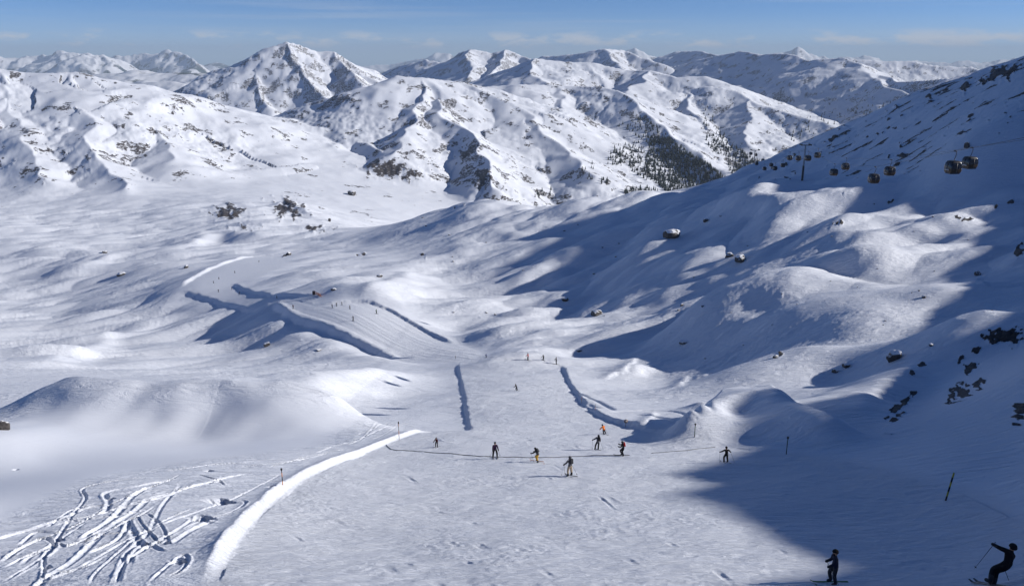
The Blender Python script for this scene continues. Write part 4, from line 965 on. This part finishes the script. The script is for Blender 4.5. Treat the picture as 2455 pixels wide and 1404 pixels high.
# ------------------------------------------------------------------ gondola lift
def make_cabin():
    root = empty('gondola_cabin', (0, 0, 0))
    prof = [(-1.05, .62), (-1.0, .86), (-.55, 1.0), (.05, 1.04), (.62, .97), (.98, .80), (1.08, .55)]     # height, half width
    def shell(z0, z1, inset=0.0, out=0.0):
        bm = bmesh.new(); rings = []
        zs = sorted({z0, z1, *[p[0] for p in prof if z0 < p[0] < z1]})
        for z in zs:
            w = np.interp(z, [p[0] for p in prof], [p[1] for p in prof]) + out; rr = .30; rg = []
            for cx, cy, a0 in ((1, 1, 0), (-1, 1, 90), (-1, -1, 180), (1, -1, 270)):
                for q in range(4):
                    a = math.radians(a0 + q * 30); rg.append(bm.verts.new((cx * (w - rr) + rr * math.cos(a), cy * (w * .92 - rr) + rr * math.sin(a), z)))
            rings.append(rg)
        n_ = len(rings[0])
        for q, w in zip(rings[:-1], rings[1:]):
            for i in range(n_): bm.faces.new((q[i], q[(i + 1) % n_], w[(i + 1) % n_], w[i]))
        return bm, rings
    bm, rg = shell(-1.05, 1.08); bm.faces.new(rg[0][::-1]); bm.faces.new(rg[-1]); body = mesh_obj('body', bm, M('cabin shell', (.035, .03, .03), rough=.35, spec=.5), root)
    bm, rg = shell(-.12, .80, out=.012); mesh_obj('window_band', bm, M('tinted glass', (.02, .022, .03), rough=.08, spec=.7), root)
    bm, rg = shell(-.78, -.26, out=.014); mesh_obj('lower_panel', bm, M('panel brown', (.055, .036, .022), rough=.45), root)
    for ax, sg in ((0, 1), (0, -1), (1, 1), (1, -1)):
        bm = bmesh.new(); w = 1.06 if ax == 0 else .98
        for q in (-.04, .04): boxm(bm, (sg * w, q, 0) if ax == 0 else (q, sg * w, 0), (.03, .03, 1.5) )
        mesh_obj('door_post', bm, M('cabin post', (.09, .09, .10), rough=.4), root)
    for sx in (-1, 1):
        bm = bmesh.new(); boxm(bm, (sx * 1.12, 0, -.35), (.12, 1.2, .22), None, bevel=.04)
        for q in (-.35, 0, .35): boxm(bm, (sx * 1.19, q, -.22), (.03, .06, .5))
        mesh_obj('ski_rack', bm, M('rack metal', (.30, .30, .32), rough=.4, metal=.6), root)
    bm = bmesh.new(); tube(bm, [(0, 0, 1.05), (0, 0, 1.22), (.10, 0, 1.5), (.22, 0, 1.9), (.22, 0, 2.3), (.10, 0, 2.5), (0, 0, 2.55)], .055, 8); mesh_obj('hanger', bm, M('hanger steel', (.05, .05, .06), rough=.4), root)
    bm = bmesh.new(); boxm(bm, (0, 0, 2.58), (.26, .5, .20), None, bevel=.04); tube(bm, [(0, -.3, 2.58), (0, .3, 2.58)], .07, 8); mesh_obj('grip', bm, M('hanger steel', (.05, .05, .06)), root)
    return root
def copy_tree(o, parent=None):
    c = o.copy(); COL.objects.link(c)
    if parent: c.parent = parent
    for ch in list(o.children): copy_tree(ch, c)
    return c
CAB = [(2285,400,30,0,'nearest lower gondola cabin, leftmost of the big pair'),(2325,389,28,1,'nearest upper gondola cabin, rightmost of the big pair'),
 (2095,427,22,0,'lower gondola cabin of the pair above the sunlit snow patch'),(2133,409,21,1,'upper gondola cabin of the pair above the sunlit snow patch'),
 (1999,412,15.5,0,'lower gondola cabin of the first pair right of the tall pylon'),(2027,398,15.5,1,'upper gondola cabin of the first pair right of the tall pylon'),
 (1937,378,12.5,0,'gondola cabin just touching the right side of the tall pylon'),(1960,371,12.5,1,'gondola cabin a little above and right of the tall pylon'),
 (1914,378,11,0,'gondola cabin just left of the tall pylon'),(1893,377,10.5,1,'gondola cabin second to the left of the tall pylon'),
 (1858,402,9,0,'lower gondola cabin of the group below the rocky ridge'),(1877,395,9,1,'right gondola cabin of the group below the rocky ridge'),
 (1833,403,8,0,'lowest leftmost gondola cabin before the dark slope'),(1849,394,8,1,'left upper gondola cabin before the dark slope'),
 (1829,383,6.6,0,'small gondola cabin on the skyline before the lit slope'),(1812,370,6.4,1,'small gondola cabin hanging right of the far pylon'),(1800,367,6.6,0,'small gondola cabin hanging left of the far pylon'),(1814,391,7,1,'small dark gondola cabin below the far pylon')]
proto = None; LINE = {0: [], 1: []}
for i, (px, py, w, ln, lab) in enumerate(CAB):
    Yc = FPX * 2.12 / w * .955; p = Vector(P(px, py + 1, Yc))
    if proto is None: proto = o = make_cabin()
    else: o = copy_tree(proto)
    o.location = p; o.rotation_euler = (0, 0, math.radians(8 + 6 * math.sin(i * 2.1))); tag(o, lab, 'gondola', 'gondola cabins of the lift')
    LINE[ln].append(p + Vector((0, 0, 2.58)))
def pylon(px, py, top, Yp, label, halfbar):
    b = Vector(P(px, py, Yp)); h = (py - top) * upscale(b); o = empty('lift_pylon', b); tag(o, label, 'pylon', 'pylons of the gondola lift')
    bm = bmesh.new(); tube(bm, [(0, 0, -3), (0, 0, h * .42)], [.62, .52], 14); mesh_obj('lower_shaft', bm, M('pylon dark', (.06, .06, .065), rough=.6), o)
    bm = bmesh.new(); tube(bm, [(0, 0, h * .42), (0, 0, h)], [.42, .30], 14); mesh_obj('upper_shaft', bm, M('pylon steel', (.32, .32, .33), rough=.5), o)
    bm = bmesh.new(); boxm(bm, (0, 0, h), (halfbar * 2, .5, .45), None, bevel=.06); mesh_obj('crossarm', bm, M('pylon dark', (.06, .06, .065)), o)
    for s in (-1, 1):
        bm = bmesh.new(); boxm(bm, (s * halfbar, 0, h + .1), (.35, 4.4, .3), None, bevel=.05)
        for q in range(6): tube(bm, [(s * halfbar - .2, -1.9 + .76 * q, h + .38), (s * halfbar + .2, -1.9 + .76 * q, h + .38)], .26, 10)
        mesh_obj('sheave_train', bm, M('sheave', (.03, .03, .03), rough=.5), o)
    bm = bmesh.new()
    for s in (-1, 1): tube(bm, [(s * halfbar * .8, 0, h + .2), (s * halfbar * .8, 0, h + 1.3)], .07, 6)
    tube(bm, [(-halfbar * .8, 0, h + 1.3), (halfbar * .8, 0, h + 1.3)], .07, 6); mesh_obj('service_frame', bm, M('pylon dark', (.06, .06, .065)), o)
    return o
gpy = ground(1922, 433)
pylon(1923, 433, 350, gpy.y, 'tall slim lift pylon with pale upper shaft in the shade', 2.4)
pylon(1807, 402, 361, 600, 'far lift pylon with wide crossarm against the lit slope', 2.9)
for ln, lab in ((0, 'lower haul cable of the gondola lift'), (1, 'upper haul cable of the gondola lift')):
    pts = sorted(LINE[ln], key=lambda p: p.y); a, b = pts[0], pts[1]
    pts = [a + (a - b) * 1.0] + pts; bm = bmesh.new(); tube(bm, pts, .03, 6)
    tag(mesh_obj('lift_cable', bm, M('cable steel', (.08, .08, .09), rough=.4)), lab, 'cable', 'cables of the gondola lift')

# ------------------------------------------------------------------ boulders
def rock_material():
    m, n, l, b = new_mat('snowy boulder')
    geo = n.new('ShaderNodeNewGeometry'); tcn = n.new('ShaderNodeTexCoord')
    nz = mnode(n, l, 'ShaderNodeTexNoise', {'Vector': tcn.outputs['Object'], 'Scale': 2.4, 'Detail': 6.0, 'Roughness': .65})
    cr = mnode(n, l, 'ShaderNodeValToRGB', {0: nz.outputs[0]}); e = cr.color_ramp.elements
    e[0].position = .3; e[0].color = (.025, .024, .026, 1); e[1].position = .75; e[1].color = (.11, .098, .092, 1)
    sp = mnode(n, l, 'ShaderNodeSeparateXYZ', {0: geo.outputs['Normal']})
    a = mnode(n, l, 'ShaderNodeMath', {0: nz.outputs[0], 1: .5, 2: sp.outputs[2]}, operation='MULTIPLY_ADD')
    f = mnode(n, l, 'ShaderNodeMapRange', {0: a.outputs[0], 1: .82, 2: .95})
    mx = mnode(n, l, 'ShaderNodeMix', {0: f.outputs[0], 6: cr.outputs[0], 7: (.84, .86, .91, 1)}, data_type='RGBA')
    l.new(mx.outputs[2], b.inputs['Base Color']); b.inputs['Roughness'].default_value = .8
    bp = mnode(n, l, 'ShaderNodeBump', {'Height': nz.outputs[0], 'Strength': .7, 'Distance': .12}); l.new(bp.outputs[0], b.inputs['Normal'])
    return m
RMAT = rock_material()
def boulder(px, py, w, hr, label, group=None, seed=0, ymin=30):
    g = ground(px, py, ymin)
    if g is None: return
    r = w * mpp(g) / 2; rr = random.Random(seed * 7 + 3); bm = bmesh.new(); bmesh.ops.create_icosphere(bm, subdivisions=3, radius=1.0)
    dirs = [Vector((rr.gauss(0, 1), rr.gauss(0, 1), rr.gauss(0, .7))).normalized() for _ in range(13)]; lim = [rr.uniform(.55, .92) for _ in dirs]
    for v in bm.verts:
        d = v.co.normalized(); s_ = 1.0
        for q, L in zip(dirs, lim):
            c = d.dot(q)
            if c > .05: s_ = min(s_, L / c)
        v.co = d * s_ * (1 + .05 * rr.uniform(-1, 1))
    bmesh.ops.scale(bm, vec=(r * 1.15, r * .95, r * hr * 1.3), verts=bm.verts)
    o = mesh_obj('boulder', bm, RMAT, None, False); o.location = g + Vector((0, r * .5, r * hr * .35)); o.rotation_euler = (0, 0, rr.uniform(-.5, .5)); return tag(o, label, 'boulder', group)
BLD = [(1612,571,44,.6,'big dark boulder alone on the middle knoll'),(1355,722,17,.8,'snow topped boulder on the shaded hollow left of centre knoll'),(1430,756,27,.6,'pale boulder with a snow cap on the shaded flank'),
 (1750,616,24,.5,'flat dark rock left of the capped rock on the right knoll'),(1778,628,30,.7,'rock with a heaped snow cap on the right knoll'),(1695,531,18,.6,'small dark rock on the crest behind the big boulder'),(1635,733,9,.7,'left one of two small stones on the lit brow'),(1685,735,9,.6,'right one of two small stones on the lit brow'),
 (1640,824,22,.4,'low snow covered stone on the blue flank'),(1388,842,16,.5,'small rock at the foot of the shaded hollow'),(2150,862,40,.8,'large boulder under a round snow cap on the shaded slope'),(2030,880,22,.6,'dark rock with snow cap at the rim of the light patch'),(2004,893,16,.6,'little rock left of the snow capped rim rock'),
 (2345,660,16,.8,'dark upright rock in front of the lit hummock on the right'),(2216,714,12,.9,'small upright rock on the shaded slope below the hummock'),(2233,829,12,.6,'small dark stone high on the near right slope'),(2320,354,15,1.1,'dark round rock above the nearest gondolas'),
 (910,664,16,.5,'snowy stone at the foot of the long blue shadow'),(800,696,16,.4,'low rock beside the far run'),(640,830,18,.8,'snow heaped rock on the blue slope left of the far run'),(762,841,18,.3,'flat dark ledge of rock on the blue slope'),(445,643,13,.7,'dark rock with snow cap left of the distant run'),(290,661,24,.4,'low dark rocks on the left snowfield'),
 (250,607,14,.6,'upper rock of the left snowfield with a blue shadow'),(4,1030,30,1.0,'brown rock cut by the left edge of the picture'),(842,468,26,.5,'dark rock at the foot of the central mountain'),(790,531,7,1.4,'tiny upright rock in the snowy basin'),(1860,858,14,.6,'small dark rock on the shaded knoll beside the groomed hump'),(1165,750,7,.5,'tiny stone on the smooth white hill'),(690,612,16,.6,'dark rocks at the tip of the far slope')]
for i, (px, py, w, hr, lab) in enumerate(BLD): boulder(px, py, w, hr, lab, 'boulders on the snow', i)
for i in range(46):
    px, py = rnd.uniform(1000, 2400), rnd.uniform(480, 860)
    if 1080 < px < 1400 and py > 820: continue
    boulder(px, py, rnd.uniform(3.5, 7), .6, 'tiny dark stone poking out of the rolling snow', 'scattered stones', 100 + i, 150)

# ------------------------------------------------------------------ conifers on the far slopes
def conifer(seed, H=10.0):
    rr = random.Random(seed); bm = bmesh.new(); tube(bm, [(0, 0, -1.5), (0, 0, H * .5), (0, 0, H * .98)], [.28, .16, .03], 6, 0)
    nt_ = 9
    for t in range(nt_):
        z = H * (.10 + .86 * t / nt_); R = H * .25 * (1 - t / nt_) ** .8 + .25; nb = 9
        for b in range(nb):
            a = 2 * math.pi * (b + rr.uniform(-.3, .3)) / nb + t; r1 = R * rr.uniform(.55, 1.15); dr = r1 * rr.uniform(.25, .55); wv = R * .42
            c = Vector((math.cos(a), math.sin(a), 0)); s_ = Vector((-c.y, c.x, 0))
            v = [bm.verts.new(Vector((0, 0, z + H * .10))), bm.verts.new(c * r1 * .6 + s_ * wv + Vector((0, 0, z - dr * .4))), bm.verts.new(c * r1 + Vector((0, 0, z - dr))), bm.verts.new(c * r1 * .6 - s_ * wv + Vector((0, 0, z - dr * .4)))]
            bm.faces.new((v[0], v[1], v[2])).material_index = 1; bm.faces.new((v[0], v[2], v[3])).material_index = 1
    me = bpy.data.meshes.new('conifer_tree'); bm.to_mesh(me); bm.free()
    me.materials.append(M('bark', (.07, .05, .04))); me.materials.append(M('needles', (.035, .048, .045), rough=.9, vary=.5, scale=.8)); return me
TREES = [conifer(s) for s in range(5)]
def in_poly(px, py, poly):
    c = False
    for (x0, y0), (x1, y1) in zip(poly, poly[1:] + poly[:1]):
        if (y0 > py) != (y1 > py) and px < (x1 - x0) * (py - y0) / (y1 - y0) + x0: c = not c
    return c
WOODS = [([(1545,395),(1560,330),(1600,330),(1650,365),(1700,395),(1745,430),(1720,450),(1650,466),(1600,462),(1560,430)], 1500, 1200, 2700),
 ([(1450,395),(1475,350),(1530,340),(1560,380),(1560,440),(1500,400)], 190, 1200, 2700), ([(1480,300),(1540,280),(1620,340),(1560,350)], 110, 1300, 2700), ([(1490,455),(1540,448),(1600,462),(1500,466)], 50, 900, 2700),
 ([(1690,325),(1740,322),(1760,350),(1790,370),(1830,392),(1780,420),(1745,415),(1745,380),(1700,360)], 330, 1300, 2900), ([(1690,240),(1740,330),(1720,330),(1680,300)], 24, 1500, 2900),
 ([(1440,428),(1456,425),(1458,440),(1442,442)], 9, 1000, 2500), ([(1285,455),(1330,455),(1330,472),(1280,474)], 12, 900, 2400), ([(1380,410),(1420,390),(1440,430),(1400,440)], 10, 1100, 2400),
 ([(1930,280),(2040,262),(2160,240),(2120,270),(2000,300),(1960,300)], 46, 2000, 3600), ([(1880,320),(1930,300),(1960,320),(1900,345)], 20, 1400, 3000)]
spots = []
for poly, cnt, y0, y1 in WOODS:
    k = 0; tries = 0
    while k < cnt and tries < cnt * 6:
        tries += 1
        px = rnd.uniform(min(p[0] for p in poly), max(p[0] for p in poly)); py = rnd.uniform(min(p[1] for p in poly), max(p[1] for p in poly))
        if not in_poly(px, py, poly): continue
        g = hit(px, py, 0, 700)
        if g is None or not (y0 < g[1] < y1): continue
        spots.append(g); k += 1
spots.sort(key=lambda g: g[1]); NIND = 280
for i, g in enumerate(spots[:NIND]):
    o = bpy.data.objects.new('conifer_tree', TREES[i % 5]); COL.objects.link(o); o.location = g; s_ = rnd.uniform(.5, 1.05) * (.72 + g[1] / 6500); o.scale = (s_, s_, s_ * rnd.uniform(.9, 1.15)); o.rotation_euler = (0, 0, rnd.uniform(0, 6))
    tag(o, 'dark conifer in the wood on the snowy valley side', 'tree', 'conifers of the valley wood')
co, fa, mi, off_ = [], [], [], 0
tv = [(np.array([v.co[:] for v in t.vertices]), [tuple(p.vertices) for p in t.polygons], [p.material_index for p in t.polygons]) for t in TREES]
for i, g in enumerate(spots[NIND:]):
    v, f, m_ = tv[i % 5]; s_ = rnd.uniform(.5, 1.05) * (.72 + g[1] / 6500); a = rnd.uniform(0, 6); R_ = np.array([[math.cos(a), -math.sin(a), 0], [math.sin(a), math.cos(a), 0], [0, 0, 1]])
    co.append(v @ R_.T * s_ + np.array(g)); fa += [tuple(q + off_ for q in p) for p in f]; mi += m_; off_ += len(v)
if co:
    me = bpy.data.meshes.new('forest'); me.from_pydata(np.concatenate(co).tolist(), [], fa); me.materials.append(MATS['bark']); me.materials.append(MATS['needles']); me.polygons.foreach_set('material_index', mi)
    o = bpy.data.objects.new('forest', me); COL.objects.link(o); o['kind'] = 'stuff'; o['label'] = 'far dark conifer wood reading as one mass on the valley side'; o['category'] = 'forest'
